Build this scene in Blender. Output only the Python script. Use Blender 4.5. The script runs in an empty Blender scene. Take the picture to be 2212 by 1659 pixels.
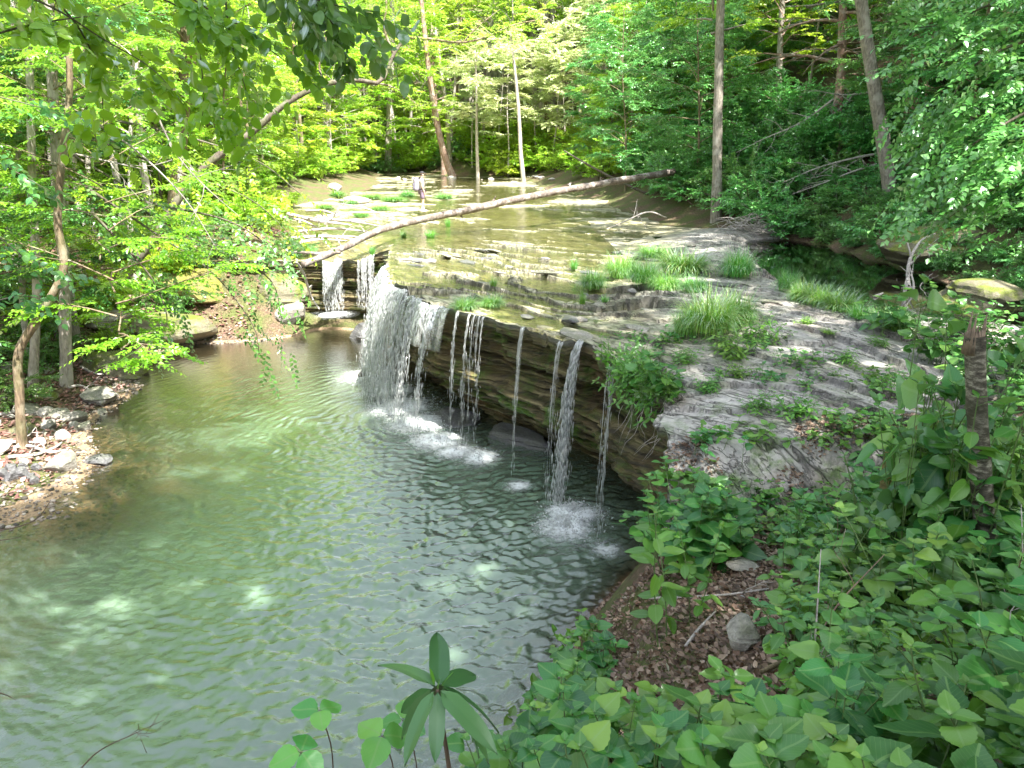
import bpy, math, random
import numpy as np
from mathutils import Vector, Matrix

SC = bpy.context.scene
COL = SC.collection
rng = np.random.default_rng(7)
random.seed(7)

# ------------------------------------------------------------------ camera
PITCH = math.radians(17.0)
CAMZ = 2.84
FPX = 762.0
POOL = -2.67
cam_d = bpy.data.cameras.new('camera')
cam = bpy.data.objects.new('camera', cam_d)
COL.objects.link(cam)
cam.location = (0, 0, CAMZ)
cam.rotation_euler = (math.pi / 2 - PITCH, 0, 0)
cam_d.sensor_width = 36
cam_d.lens = 36 * FPX / 1024
cam_d.clip_start = 0.05
cam_d.clip_end = 600
SC.camera = cam
K = 1024 / 2212.0            # survey notes were taken on a 2212 px wide print

def ray(X, Y):
    a = (X * K - 512) / FPX
    b = (384 - Y * K) / FPX
    return np.array([a, math.cos(PITCH) + b * math.sin(PITCH), -math.sin(PITCH) + b * math.cos(PITCH)])

def on_z(X, Y, z):
    d = ray(X, Y)
    t = (z - CAMZ) / d[2]
    return np.array([d[0] * t, d[1] * t, z])

def at_y(X, Y, y):
    d = ray(X, Y)
    t = y / d[1]
    return np.array([d[0] * t, y, CAMZ + d[2] * t])

def proj(p):
    x, y, z = p[0], p[1], p[2] - CAMZ
    f = y * math.cos(PITCH) - z * math.sin(PITCH)
    u = y * math.sin(PITCH) + z * math.cos(PITCH)
    return (512 + FPX * x / f) / K, (384 - FPX * u / f) / K

# ------------------------------------------------------------------ noise
def _h(xi, yi, seed):
    n = (xi.astype(np.int64) * 374761393 + yi.astype(np.int64) * 668265263 + seed * 974634777) & 0x7fffffff
    n = ((n ^ (n >> 13)) * 1274126177) & 0x7fffffff
    n = n ^ (n >> 16)
    return (n & 0xffff) / 65535.0

def vn(x, y, seed=0):
    x = np.asarray(x, float); y = np.asarray(y, float)
    xi = np.floor(x); yi = np.floor(y)
    fx = x - xi; fy = y - yi
    fx = fx * fx * (3 - 2 * fx); fy = fy * fy * (3 - 2 * fy)
    a = _h(xi, yi, seed); b = _h(xi + 1, yi, seed); c = _h(xi, yi + 1, seed); d = _h(xi + 1, yi + 1, seed)
    return (a + (b - a) * fx) * (1 - fy) + (c + (d - c) * fx) * fy

def fbm(x, y, seed=0, o=4):
    s = 0; a = .5; t = 0
    x = np.asarray(x, float); y = np.asarray(y, float)
    for i in range(o):
        s = s + a * (vn(x, y, seed + i * 17) - .5) * 2; t += a
        x = x * 2.03 + 3.1; y = y * 2.03 + 1.7; a *= .5
    return s / t

def sstep(a, b, x):
    t = np.clip((np.asarray(x, float) - a) / (b - a), 0, 1)
    return t * t * (3 - 2 * t)

def nrm(v):
    v = np.asarray(v, float)
    return v / np.maximum(np.linalg.norm(v, axis=-1, keepdims=True), 1e-9)

# ------------------------------------------------------------------ mesh building
class MB:
    def __init__(s):
        s.V = []; s.F = []; s.n = 0; s.uv = []; s.mi = []; s.has_uv = False
    def add(s, V, F, uv=None, mi=0):
        """V (n,3); F list of int arrays (m,k); uv (n,2) per vertex"""
        V = np.asarray(V, float).reshape(-1, 3)
        if not isinstance(F, (list, tuple)): F = [F]
        for f in F:
            f = np.asarray(f, np.int64)
            s.F.append(f + s.n); s.mi.append(mi)
        s.V.append(V)
        if uv is not None: s.has_uv = True
        s.uv.append(np.zeros((len(V), 2)) if uv is None else np.asarray(uv, float))
        s.n += len(V)
    def mesh(s, name, mats, smooth=False, attrs=None):
        me = bpy.data.meshes.new(name)
        if s.n == 0:
            return me
        V = np.concatenate(s.V)
        me.vertices.add(len(V)); me.vertices.foreach_set('co', V.astype(np.float32).ravel())
        loops = np.concatenate([f.ravel() for f in s.F])
        sizes = np.concatenate([np.full(len(f), f.shape[1]) for f in s.F])
        mi = np.concatenate([np.full(len(f), m) for f, m in zip(s.F, s.mi)])
        starts = np.concatenate([[0], np.cumsum(sizes)[:-1]])
        me.loops.add(len(loops)); me.loops.foreach_set('vertex_index', loops.astype(np.int32))
        me.polygons.add(len(sizes))
        me.polygons.foreach_set('loop_start', starts.astype(np.int32))
        me.polygons.foreach_set('loop_total', sizes.astype(np.int32))
        me.polygons.foreach_set('material_index', mi.astype(np.int32))
        me.polygons.foreach_set('use_smooth', np.full(len(sizes), bool(smooth)))
        if s.has_uv:
            U = np.concatenate(s.uv)
            l = me.uv_layers.new(name='UVMap')
            l.data.foreach_set('uv', U[loops].astype(np.float32).ravel())
        for k, a in (attrs or {}).items():
            at = me.attributes.new(k, 'FLOAT', 'POINT')
            at.data.foreach_set('value', np.asarray(a, np.float32).ravel())
        for m in (mats if isinstance(mats, (list, tuple)) else [mats]):
            me.materials.append(m)
        me.update(calc_edges=True)
        return me

def grid_faces(nr, nc, mask=None, wrap=False):
    r = np.arange(nr - 1)[:, None]; c = np.arange(nc if wrap else nc - 1)[None, :]
    c2 = (c + 1) % nc
    F = np.stack([r * nc + c, r * nc + c2, (r + 1) * nc + c2, (r + 1) * nc + c], -1).reshape(-1, 4)
    if mask is not None:
        F = F[mask.reshape(-1)[F].all(1)] if mask.size == nr * nc else F[mask.ravel()]
    return F

def resample(P, n):
    P = np.asarray(P, float)
    # Catmull-Rom through the points
    if len(P) > 2:
        Q = np.vstack([2 * P[0] - P[1], P, 2 * P[-1] - P[-2]])
        out = []
        m = max(2, int(math.ceil(n / (len(P) - 1))))
        for i in range(1, len(Q) - 2):
            for t in np.linspace(0, 1, m, endpoint=False):
                a, b, c, d = Q[i - 1], Q[i], Q[i + 1], Q[i + 2]
                out.append(.5 * (2 * b + (c - a) * t + (2 * a - 5 * b + 4 * c - d) * t * t + (3 * b - a - 3 * c + d) * t ** 3))
        out.append(P[-1]); P = np.array(out)
    s = np.concatenate([[0], np.cumsum(np.linalg.norm(np.diff(P, axis=0), axis=1))])
    t = np.linspace(0, s[-1], n)
    return np.stack([np.interp(t, s, P[:, i]) for i in range(P.shape[1])], 1)

def tube(P, R, sides=6, cap=True, rough=0, seed=0):
    P = np.asarray(P, float); n = len(P)
    R = np.broadcast_to(np.asarray(R, float), (n,))
    T = nrm(np.gradient(P, axis=0))
    ref = np.array([0, 0, 1.]) if abs(T[0][2]) < .9 else np.array([1., 0, 0])
    A = nrm(np.cross(T, ref)); B = nrm(np.cross(T, A))
    th = np.linspace(0, 2 * math.pi, sides, endpoint=False)
    rr = R[:, None] * np.ones((1, sides))
    if rough:
        rr = rr * (1 + rough * fbm(np.cos(th)[None, :] * 1.5 + np.arange(n)[:, None] * .37, np.sin(th)[None, :] * 1.5 + np.arange(n)[:, None] * .21, seed, 3))
    V = P[:, None, :] + rr[..., None] * (np.cos(th)[None, :, None] * A[:, None, :] + np.sin(th)[None, :, None] * B[:, None, :])
    uv = np.stack(np.broadcast_arrays(th[None, :] / 6.28, np.arange(n)[:, None] / 1.0), -1).reshape(-1, 2)
    F = [grid_faces(n, sides, wrap=True)]
    V = V.reshape(-1, 3)
    if cap:
        V = np.vstack([V, P[0], P[-1]])
        uv = np.vstack([uv, [0, 0], [0, 0]])
        i = np.arange(sides); j = (i + 1) % sides
        F.append(np.stack([np.full(sides, n * sides), j, i], 1))
        F.append(np.stack([np.full(sides, n * sides + 1), (n - 1) * sides + i, (n - 1) * sides + j], 1))
    return V, F

# ------------------------------------------------------------------ scene objects
def tag(o, label=None, cat=None, group=None, kind=None):
    if label: o['label'] = label
    if cat: o['category'] = cat
    if group: o['group'] = group
    if kind: o['kind'] = kind
    return o

def obj(name, me, parent=None):
    o = bpy.data.objects.new(name, me); COL.objects.link(o)
    if parent is not None: o.parent = parent
    return o

def empty(name, loc=(0, 0, 0), rz=0, sc=1, tilt=(0, 0)):
    o = bpy.data.objects.new(name, None); COL.objects.link(o)
    o.location = loc; o.rotation_euler = (tilt[0], tilt[1], rz)
    o.scale = (sc, sc, sc) if np.isscalar(sc) else sc
    o.empty_display_size = .1
    return o

def inst(name, parts, loc, rz, sc, label, cat, group=None, tilt=(0, 0)):
    """one thing: an Empty at the base with one child per part mesh (mesh data shared between repeats)"""
    r = empty(name, loc, rz, sc, tilt)
    tag(r, label, cat, group)
    for pn, me in parts:
        obj(pn, me, r)
    return r

# ------------------------------------------------------------------ materials
def new_mat(name):
    m = bpy.data.materials.new(name); m.use_nodes = True
    nt = m.node_tree; nt.nodes.clear()
    out = nt.nodes.new('ShaderNodeOutputMaterial')
    return m, nt, out

class NT:
    def __init__(s, nt): s.nt = nt
    def n(s, t, **kw):
        nd = s.nt.nodes.new(t)
        for k, v in kw.items(): setattr(nd, k, v)
        return nd
    def l(s, a, b): s.nt.links.new(a, b)
    def math(s, op, a, b=None, c=None, clamp=False):
        nd = s.n('ShaderNodeMath', operation=op); nd.use_clamp = clamp
        for i, v in enumerate((a, b, c)):
            if v is None: continue
            if isinstance(v, (int, float)): nd.inputs[i].default_value = v
            else: s.l(v, nd.inputs[i])
        return nd.outputs[0]
    def ramp(s, fac, stops, interp='LINEAR'):
        nd = s.n('ShaderNodeValToRGB'); cr = nd.color_ramp; cr.interpolation = interp
        while len(cr.elements) < len(stops): cr.elements.new(.5)
        for e, (p, c) in zip(cr.elements, stops):
            e.position = p; e.color = tuple(c) + (1,) if len(c) == 3 else c
        s.l(fac, nd.inputs[0]); return nd.outputs[0]
    def mix(s, fac, a, b, blend='MIX'):
        nd = s.n('ShaderNodeMix', data_type='RGBA', blend_type=blend)
        for sock, v in ((nd.inputs[0], fac), (nd.inputs[6], a), (nd.inputs[7], b)):
            if isinstance(v, (int, float)): sock.default_value = v
            elif isinstance(v, (tuple, list)): sock.default_value = tuple(v) + (1,) if len(v) == 3 else v
            else: s.l(v, sock)
        return nd.outputs[2]
    def noise(s, vec, scale, detail=4, rough=.55, dist=0):
        nd = s.n('ShaderNodeTexNoise'); nd.inputs['Scale'].default_value = scale
        nd.inputs['Detail'].default_value = detail; nd.inputs['Roughness'].default_value = rough
        nd.inputs['Distortion'].default_value = dist
        if vec is not None: s.l(vec, nd.inputs['Vector'])
        return nd.outputs['Fac']
    def pos(s): return s.n('ShaderNodeNewGeometry').outputs['Position']
    def objc(s): return s.n('ShaderNodeTexCoord').outputs['Object']
    def vmul(s, v, k):
        nd = s.n('ShaderNodeVectorMath', operation='MULTIPLY'); s.l(v, nd.inputs[0]); nd.inputs[1].default_value = k
        return nd.outputs[0]
    def attr(s, name):
        nd = s.n('ShaderNodeAttribute', attribute_name=name); return nd.outputs['Fac']
    def bump(s, h, strength=.5, dist=.02):
        nd = s.n('ShaderNodeBump'); nd.inputs['Strength'].default_value = strength; nd.inputs['Distance'].default_value = dist
        s.l(h, nd.inputs['Height']); return nd.outputs[0]
    def sep(s, v):
        nd = s.n('ShaderNodeSeparateXYZ'); s.l(v, nd.inputs[0]); return nd.outputs

def leaf_mat(name, c0, c1, c2, transl=.42, gloss=.10, rough=.38, veins=False, tcol=(.30, .42, .05)):
    m, nt, out = new_mat(name); g = NT(nt)
    geo = g.n('ShaderNodeNewGeometry')
    oi = g.n('ShaderNodeObjectInfo')
    rnd = geo.outputs['Random Per Island']
    base = g.ramp(rnd, [(0, c0), (.55, c1), (1, c2)])
    hs = g.n('ShaderNodeHueSaturation')
    g.l(base, hs.inputs['Color'])
    g.l(g.math('MULTIPLY_ADD', oi.outputs['Random'], .05, .475), hs.inputs['Hue'])
    clump = g.noise(geo.outputs['Position'], .9, 3)
    g.l(g.math('MULTIPLY_ADD', clump, 1.5, .25), hs.inputs['Value'])
    hs.inputs['Saturation'].default_value = 1.08
    col = hs.outputs['Color']
    bmp = None
    if veins:
        uv = g.n('ShaderNodeTexCoord').outputs['UV']
        u, v, _ = g.sep(uv)
        au = g.math('ABSOLUTE', g.math('SUBTRACT', u, .5))
        mid = g.math('LESS_THAN', au, .035)
        ph = g.math('SUBTRACT', g.math('MULTIPLY', v, 8.0), g.math('MULTIPLY', au, 6.0))
        fr = g.math('FRACT', ph)
        side = g.math('LESS_THAN', fr, .1)
        vein = g.math('MAXIMUM', mid, g.math('MULTIPLY', side, .6))
        col = g.mix(g.math('MULTIPLY', vein, .48), col, (.24, .42, .13))
        sp = g.noise(uv, 14, 5)
        col = g.mix(g.math('MULTIPLY', g.math('GREATER_THAN', sp, .72), .35), col, (.16, .11, .03))
    d = g.n('ShaderNodeBsdfDiffuse'); g.l(col, d.inputs[0])
    t = g.n('ShaderNodeBsdfTranslucent')
    tc = g.mix(.6, col, tcol); g.l(tc, t.inputs[0])
    mx = g.n('ShaderNodeMixShader'); mx.inputs[0].default_value = transl
    g.l(d.outputs[0], mx.inputs[1]); g.l(t.outputs[0], mx.inputs[2])
    gl = g.n('ShaderNodeBsdfGlossy'); gl.inputs['Roughness'].default_value = rough
    gl.inputs['Color'].default_value = (.9, 1, 1, 1)
    fr = g.n('ShaderNodeFresnel'); fr.inputs['IOR'].default_value = 1.4
    mx2 = g.n('ShaderNodeMixShader')
    g.l(g.math('MULTIPLY_ADD', fr.outputs[0], .32, gloss * .20), mx2.inputs[0])
    g.l(mx.outputs[0], mx2.inputs[1]); g.l(gl.outputs[0], mx2.inputs[2])
    if bmp is not None:
        for nd in (d, gl): g.l(bmp, nd.inputs['Normal'])
    g.l(mx2.outputs[0], out.inputs[0])
    return m

def bark_mat(name, lo, hi, patch, sc=1.0, moss=0.0):
    m, nt, out = new_mat(name); g = NT(nt)
    p = g.pos()
    st = g.vmul(p, (1, 1, .25))
    n1 = g.noise(st, 22 * sc, 6, .65); n2 = g.noise(p, 3.1 * sc, 4)
    col = g.ramp(n1, [(.3, lo), (.62, hi)])
    col = g.mix(g.ramp(n2, [(.5, (0, 0, 0)), (.62, (.75, .75, .75))]), col, patch)
    if moss:
        n3 = g.noise(p, 2.2, 5)
        col = g.mix(g.ramp(n3, [(.45, (0, 0, 0)), (.6, (moss, moss, moss))]), col, (.07, .11, .02))
    b = g.n('ShaderNodeBsdfPrincipled'); g.l(col, b.inputs['Base Color'])
    b.inputs['Roughness'].default_value = .85
    g.l(g.bump(n1, .8, .03), b.inputs['Normal'])
    g.l(b.outputs[0], out.inputs[0]); return m

def rock_mat(name, lo, hi, moss=.4, wet=.75, mosscol=(.10, .13, .02), zscale=6):
    m, nt, out = new_mat(name); g = NT(nt)
    p = g.pos()
    lay = g.noise(g.vmul(p, (1, 1, zscale)), 2.2, 6, .65)
    fine = g.noise(p, 26, 5, .7)
    col = g.ramp(lay, [(.28, lo), (.7, hi)])
    col = g.mix(.5, col, g.ramp(fine, [(.3, tuple(.45 * c for c in lo)), (.7, tuple(min(1, 1.25 * c) for c in hi))]))
    geo = g.n('ShaderNodeNewGeometry'); nz = g.sep(geo.outputs['Normal'])[2]
    mn = g.noise(p, 2.6, 6, .65)
    mf = g.math('MULTIPLY', g.ramp(g.math('ADD', mn, g.math('MULTIPLY', nz, .12)), [(.52, (0, 0, 0)), (.66, (1, 1, 1))]), moss)
    col = g.mix(mf, col, g.ramp(g.noise(p, 40, 3), [(.3, tuple(.5 * c for c in mosscol)), (.7, tuple(1.5 * c for c in mosscol))]))
    b = g.n('ShaderNodeBsdfPrincipled'); g.l(col, b.inputs['Base Color'])
    b.inputs['Roughness'].default_value = wet
    h = g.math('ADD', lay, g.math('MULTIPLY', fine, .35))
    g.l(g.bump(h, .9, .05), b.inputs['Normal'])
    g.l(b.outputs[0], out.inputs[0]); return m

def plain_mat(name, col, rough=.8, noise=.25, sc=8):
    m, nt, out = new_mat(name); g = NT(nt)
    n = g.noise(g.objc(), sc, 4)
    c = g.ramp(n, [(.3, tuple(max(0, x * (1 - noise)) for x in col)), (.7, tuple(min(1, x * (1 + noise)) for x in col))])
    b = g.n('ShaderNodeBsdfPrincipled'); g.l(c, b.inputs['Base Color']); b.inputs['Roughness'].default_value = rough
    g.l(b.outputs[0], out.inputs[0]); return m
# ------------------------------------------------------------------ sky and sun
SUN_EL, SUN_AZ = math.radians(60), math.radians(146)     # azimuth measured clockwise from +y: over the right-hand hill
sdir = np.array([math.sin(SUN_AZ) * math.cos(SUN_EL), math.cos(SUN_AZ) * math.cos(SUN_EL), math.sin(SUN_EL)])
w = bpy.data.worlds.new('World'); SC.world = w; w.use_nodes = True
wn = w.node_tree; wn.nodes.clear()
sky = wn.nodes.new('ShaderNodeTexSky'); sky.sky_type = 'NISHITA'; sky.sun_disc = False
sky.sun_elevation = SUN_EL; sky.sun_rotation = SUN_AZ
sky.air_density = 1.0; sky.dust_density = 2.5; sky.ozone_density = 1.0
bg = wn.nodes.new('ShaderNodeBackground'); bg.inputs[1].default_value = .15
wo = wn.nodes.new('ShaderNodeOutputWorld')
hz = wn.nodes.new('ShaderNodeHueSaturation')           # thin bright summer haze
hz.inputs['Saturation'].default_value = .45; hz.inputs['Value'].default_value = 3.6
wn.links.new(sky.outputs[0], hz.inputs['Color']); wn.links.new(hz.outputs[0], bg.inputs[0]); wn.links.new(bg.outputs[0], wo.inputs[0])
sl = bpy.data.lights.new('sun', 'SUN'); sl.energy = 20.0; sl.angle = math.radians(.53); sl.color = (1, .95, .86)
so = bpy.data.objects.new('sun', sl); COL.objects.link(so)
so.rotation_euler = Vector(tuple(sdir)).to_track_quat('Z', 'Y').to_euler()
SC.view_settings.view_transform = 'Standard'; SC.view_settings.look = 'None'
SC.view_settings.exposure = 0; SC.view_settings.gamma = 1
cy = SC.cycles
cy.max_bounces = 8; cy.diffuse_bounces = 4; cy.glossy_bounces = 3; cy.transmission_bounces = 6; cy.transparent_max_bounces = 16
cy.caustics_reflective = False; cy.caustics_refractive = False
cy.sample_clamp_indirect = 4
cy.use_denoising = True
cy.use_adaptive_sampling = True; cy.adaptive_threshold = .02

# ------------------------------------------------------------------ terrain heights
CP = np.array([
 # plunge pool bed
 (-5,14,-3.9),(-4,10,-4),(-5,18,-3.6),(-3,7,-4),(-7,21.5,-3.0),(-2,12,-4),(-.3,9.5,-4),(-6,9,-3.6),(-1.2,7,-3.7),(-3.5,5.2,-3.5),(-5.5,21,-3.2),(-7.6,17.5,-3.05),
 (-6.5,13,-2.82),(-6.2,10.5,-2.80),(-6.3,7.5,-2.84),(-.5,14.8,-3.3),(1.6,12.6,-3.2),(.3,11.5,-3.6),(-1.5,17,-3.2),(2.2,10.6,-3.0),(-8.6,21.4,-2.85),(-6.2,24,-2.75),(-5,24.6,-2.4),(-6.6,5,-3.3),(1.0,10,-3.6),
 # left shore and bank
 (-9.4,22.4,-2.6),(-10.6,20.7,-2.62),(-9.2,17.4,-2.62),(-8.2,13.4,-2.63),(-8.2,11.0,-2.62),(-8.6,9,-2.6),(-8.4,6,-2.6),
 (-11,17,-2.25),(-10.2,13,-2.3),(-10.5,10,-2.2),(-12,22,-1.7),(-10.4,24,-1.3),(-8.8,24.0,-1.6),(-7.4,24.8,-1.2),(-7.6,23.2,-2.3),(-13.5,19,-1.7),(-15,21,-.9),(-15,14,-1.2),(-19,20,1.2),(-19,12,1.0),(-24,18,4.5),(-30,25,9),(-35,10,9),(-30,38,11),(-45,30,20),
 (-14,27,-.2),(-11.5,28.5,0.0),(-11,34,.2),(-13,40,.8),(-18,29,2.5),(-18,40,3.5),(-24,40,7),(-13,50,1.5),(-20,52,5),
 # under the rock shelf
 (-5,29,-.7),(-8.4,27.5,.15),(-9.6,25.2,.25),(-10.2,27,.35),(-8.6,25,.1),(-6,26.8,-.9),(-8.5,30,-.3),(-3,28,-.7),(2,27,-.7),(6,27,-.6),(0,22,-.9),(3,18,-.9),(5.5,16,-.8),(4,13,-1.0),(4,10,-1.1),(3.4,8.2,-1.3),(-3,36,-.5),(3,36,-.5),(-7,38,-.4),(-5,48,.1),(1,48,.1),(-6,56,.4),(0,56,.4),(-5,62,.6),(-9,62,.75),(-1,62,.75),(-9,68,1.1),(-13,72,1.5),
 # right bank
 (9.8,25,.25),(10.1,19.5,.2),(9.9,16,.1),(8.8,12.3,.1),(7.7,19,-.9),(7.4,15,-.9),(8.3,24,-.8),(7.5,12.5,-.7),
 (12,25,1.7),(12.6,19,2.2),(12.4,14,2.4),(11,9.5,1.8),(16,25,5),(17,16,6.5),(15,9,4.8),(25,25,13),(25,12,14),(40,20,25),(8.4,31,.5),(11,34,2.6),(5.5,42,.5),(8.5,44,2.5),(14,44,6.5),(25,45,15),(40,45,26),(7.5,27.5,-.1),(3.6,53,1.2),
 # far
 (-4,66,2.2),(4,60,2.2),(0,72,5.5),(-15,62,2.0),(-14,82,5),(10,60,5.5),(20,70,13),(-22,65,8),(0,100,17),(-30,100,20),(30,100,23),(0,140,30),(60,120,42),(-60,120,42),(-60,60,30),(60,60,38),
 # the bank below the trail, round the photographer
 (0,0,1.2),(0,1.5,.85),(0,2.7,.15),(.25,3.8,-.9),(.25,4.9,-1.9),(.35,6.0,-2.75),(-.2,6.4,-3.2),(-1,2.6,-.9),(-1.2,3.8,-2.5),(-2,1.6,-.9),(-2.6,2.6,-2.5),(-3.5,.2,-.9),(-5,1.2,-2.5),(-7.5,2.5,-2.6),
 (1.5,1.5,1.0),(1.4,3,.3),(1.2,4.4,-.4),(1.15,5.4,-.88),(1.8,6,-.82),(1.25,6.5,-1.15),(.95,6.9,-1.9),(.55,7.3,-2.95),(.9,5.5,-1.4),(2.5,6,-.66),(2.6,7.0,-.78),(1.9,7.4,-1.05),(1.5,7.9,-1.7),(1.2,8.3,-2.6),(1.6,9.2,-2.7),
 (3.5,5.6,-.3),(3.2,4,.2),(4.6,4.5,.6),(3,2,1.0),(5,2,1.8),(4.5,6.8,-.2),(6,6,.7),(6.2,8,.2),(7.5,9.5,.35),(8.5,6.5,2.0),
 (0,-5,2),(5,-4,3.5),(-5,-4,0),(10,0,4.5),(12,5,4),(20,0,9),(-10,-5,-1.8),(-13,3,-2.0),(-20,0,1),(-20,6,1.2),(0,-30,10),(-40,-20,10),(40,-20,22),
], float)

_CX = CP[:, :2]
_Dm = np.linalg.norm(_CX[:, None] - _CX[None], axis=-1)
_A = np.zeros((len(CP) + 3,) * 2); _A[:len(CP), :len(CP)] = _Dm + np.eye(len(CP)) * -.02
_A[:len(CP), -3] = 1; _A[:len(CP), -2:] = _CX; _A[-3, :len(CP)] = 1; _A[-2:, :len(CP)] = _CX.T
_w = np.linalg.solve(_A, np.concatenate([CP[:, 2], [0, 0, 0]]))

def gz(x, y, detail=True):
    x = np.asarray(x, float); y = np.asarray(y, float); sh = np.broadcast(x, y).shape
    x = np.broadcast_to(x, sh).ravel(); y = np.broadcast_to(y, sh).ravel()
    z = np.empty(len(x))
    for i in range(0, len(x), 20000):
        a = x[i:i + 20000]; b = y[i:i + 20000]
        d = np.hypot(a[:, None] - _CX[:, 0], b[:, None] - _CX[:, 1])
        z[i:i + 20000] = d @ _w[:-3] + _w[-3] + _w[-2] * a + _w[-1] * b
    if detail:
        z = z + .05 * fbm(x * 1.1, y * 1.1, 5) + .02 * fbm(x * 5, y * 5, 9, 3)
        far = sstep(12, 30, np.abs(x)) + sstep(55, 75, y)
        z = z + np.clip(far, 0, 1) * .7 * fbm(x * .22, y * .22, 11)
    return z.reshape(sh)

def gz1(x, y): return float(gz(np.array([x]), np.array([y]))[0])

# lip of the fall: x of the rock edge for each y, main face
LIP = np.array([(7.0,1.62),(8.0,1.76),(9.3,1.90),(10.3,1.55),(11.35,1.12),(12.3,.50),(13.2,-.35),(14.4,-1.38),(15.6,-2.15),(16.6,-2.62),(18.0,-2.95),(19.5,-3.25),(22,-3.62),(24.2,-3.9)])
def lipx(y):
    y = np.asarray(y, float)
    return np.interp(y, LIP[:, 0], LIP[:, 1]) +   .22 * fbm(y * 1.4, y * 0 + 2.2, 31, 5) + .09 * (np.floor(y * 2.3 + 2 * vn(y * .7, y * 0, 8)) % 2)

ALC = 24.25     # y of the lip of the side alcove
def up(y): return .03 * np.maximum(0, np.asarray(y, float) - 31)    # the creek climbs slowly upstream
def shelf_shape(x, y):
    """large form of the shelf, and wetness 0 dry .. 1 under water"""
    x = np.asarray(x, float); y = np.asarray(y, float)
    bx = np.interp(y, [6, 9, 11.4, 13, 15.5, 19, 22, 25, 28, 33, 60], [1.5, 1.7, 1.5, 1.35, 1.5, 2.6, 3.2, 3.8, 5.2, 7.5, 7.5])
    z = -.045 + .27 * sstep(-.5, 2.6, x - bx) * (1 - sstep(27, 31, y))
    ex = np.interp(y, [6, 11.5, 12.6, 15, 18, 22, 25, 27], [8.6, 8.4, 6.5, 5.7, 5.8, 6.7, 7.4, 8.0])
    z = z - .75 * sstep(-.35, 1.1, x - ex) * sstep(11.2, 12.6, y) * (1 - sstep(24.5, 26.5, y))
    dip = np.maximum(0, 11.6 - y)
    z = z - .085 * dip - .012 * dip ** 2 * sstep(2.6, 1.6, x)
    z = z + up(y) - .75 * sstep(8.0, 7.0, y)
    # alcove sill lies lower
    z = z - .45 * sstep(-3.6, -5.0, x) * sstep(28, 24.4, y)
    # sinks in the far left bank
    return z

TD = np.array([.63, -.78]); ND = np.array([.78, .63])
def shelf(x, y, full=False):
    x = np.asarray(x, float); y = np.asarray(y, float)
    z = shelf_shape(x, y)
    u = x * ND[0] + y * ND[1]; t = x * TD[0] + y * TD[1]
    amp = (.45 + 1.25 * sstep(.35, .7, vn(x * .4 + 3, y * .4, 41))) * (1 - .8 * sstep(19, 28, y))
    q = u / .85 + 1.5 * fbm(t * .33, u * .45, 21, 3) + .38 * fbm(t * 1.3, u * 1.3, 23, 4)
    fr = q - np.floor(q)
    idn = _h(np.floor(q), np.floor(t * .18 + .5 * np.sin(q)), 77)
    saw = (1 - fr) - .5
    z = z + amp * .105 * (saw + .5 * (idn - .5))
    q2 = u / .27 + 2.2 * fbm(t * .45, u * .9, 51, 3) + .8 * fbm(t * 2.2, u * 2.2, 53, 3)
    f2 = q2 - np.floor(q2)
    z = z + amp * .040 * ((1 - f2) - .5)
    # cross joints
    q3 = t / 1.5 + .9 * fbm(t * .3, u * .8, 61, 3)
    f3 = q3 - np.floor(q3)
    jn = np.exp(-(np.minimum(f3, 1 - f3) / .02) ** 2) * (vn(t * .3, u * .9, 65) > .5)
    z = z - .04 * jn + .018 * fbm(x * 1.2, y * 1.2, 71, 3) + .010 * fbm(x * 6, y * 6, 73, 4) + .10 * sstep(27, 36, y) * fbm(x * .30, y * .75, 75, 4) + .010 * sstep(27, 36, y)
    if not full: return z
    crack = np.exp(-(np.minimum(fr, 1 - fr) / .05) ** 2) * np.clip(amp, 0, 1) + .6 * np.exp(-(np.minimum(f2, 1 - f2) / .10) ** 2) * np.clip(amp * 1.1 - .3, 0, 1) + .7 * jn
    return z, np.clip(crack, 0, 1)
def sz1(x, y): return float(shelf(np.array([x]), np.array([y]))[0])
def top(x, y):
    """whatever one stands on"""
    g = gz1(x, y)
    if lipx(y) < x < 9.6 and 7 < y < 64: g = max(g, sz1(x, y))
    elif y > ALC + .2 and -11 < x <= lipx(min(y, 24.2)): g = max(g, sz1(x, y))
    return g
def top_a(x, y):
    x = np.asarray(x, float); y = np.asarray(y, float)
    g = gz(x, y); s = shelf(x, y)
    on = ((x > lipx(np.minimum(y, 24.2))) & (x < 9.6) & (y > 7) & (y < 64)) | ((y > ALC + .2) & (x > -11) & (y < 64) & (x < 9.6))
    return np.where(on, np.maximum(g, s), g)

# ------------------------------------------------------------------ ground sheet
def axis(segs):
    out = []
    for a, b, n in segs: out += list(np.linspace(a, b, n, endpoint=False))
    return np.array(out + [segs[-1][1]])
gx = axis([(-260, -60, 14), (-60, -20, 36), (-20, -7, 90), (-7, -1.5, 30), (-1.5, 6, 110), (6, 20, 80), (20, 60, 36), (60, 260, 14)])
gy = axis([(-120, -10, 14), (-10, 0, 16), (0, 10, 130), (10, 30, 150), (30, 66, 90), (66, 140, 40), (140, 340, 16)])
GX, GY = np.meshgrid(gx, gy)
GZ = gz(GX, GY)
GZ = np.where((np.abs(GX) > 100) | (GY > 170), np.minimum(GZ, 50 + .05 * np.hypot(GX, GY)), GZ)
mb = MB(); mb.add(np.stack([GX, GY, GZ], -1), grid_faces(len(gy), len(gx)))
m, nt, out = new_mat('forest_floor'); g = NT(nt)
p = g.pos()
n1 = g.noise(p, 1.3, 6, .6); n2 = g.noise(p, 18, 6, .7); vz = g.sep(p)[2]
col = g.ramp(n2, [(.28, (.03, .022, .015)), (.5, (.12, .08, .05)), (.72, (.30, .21, .15))])
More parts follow.
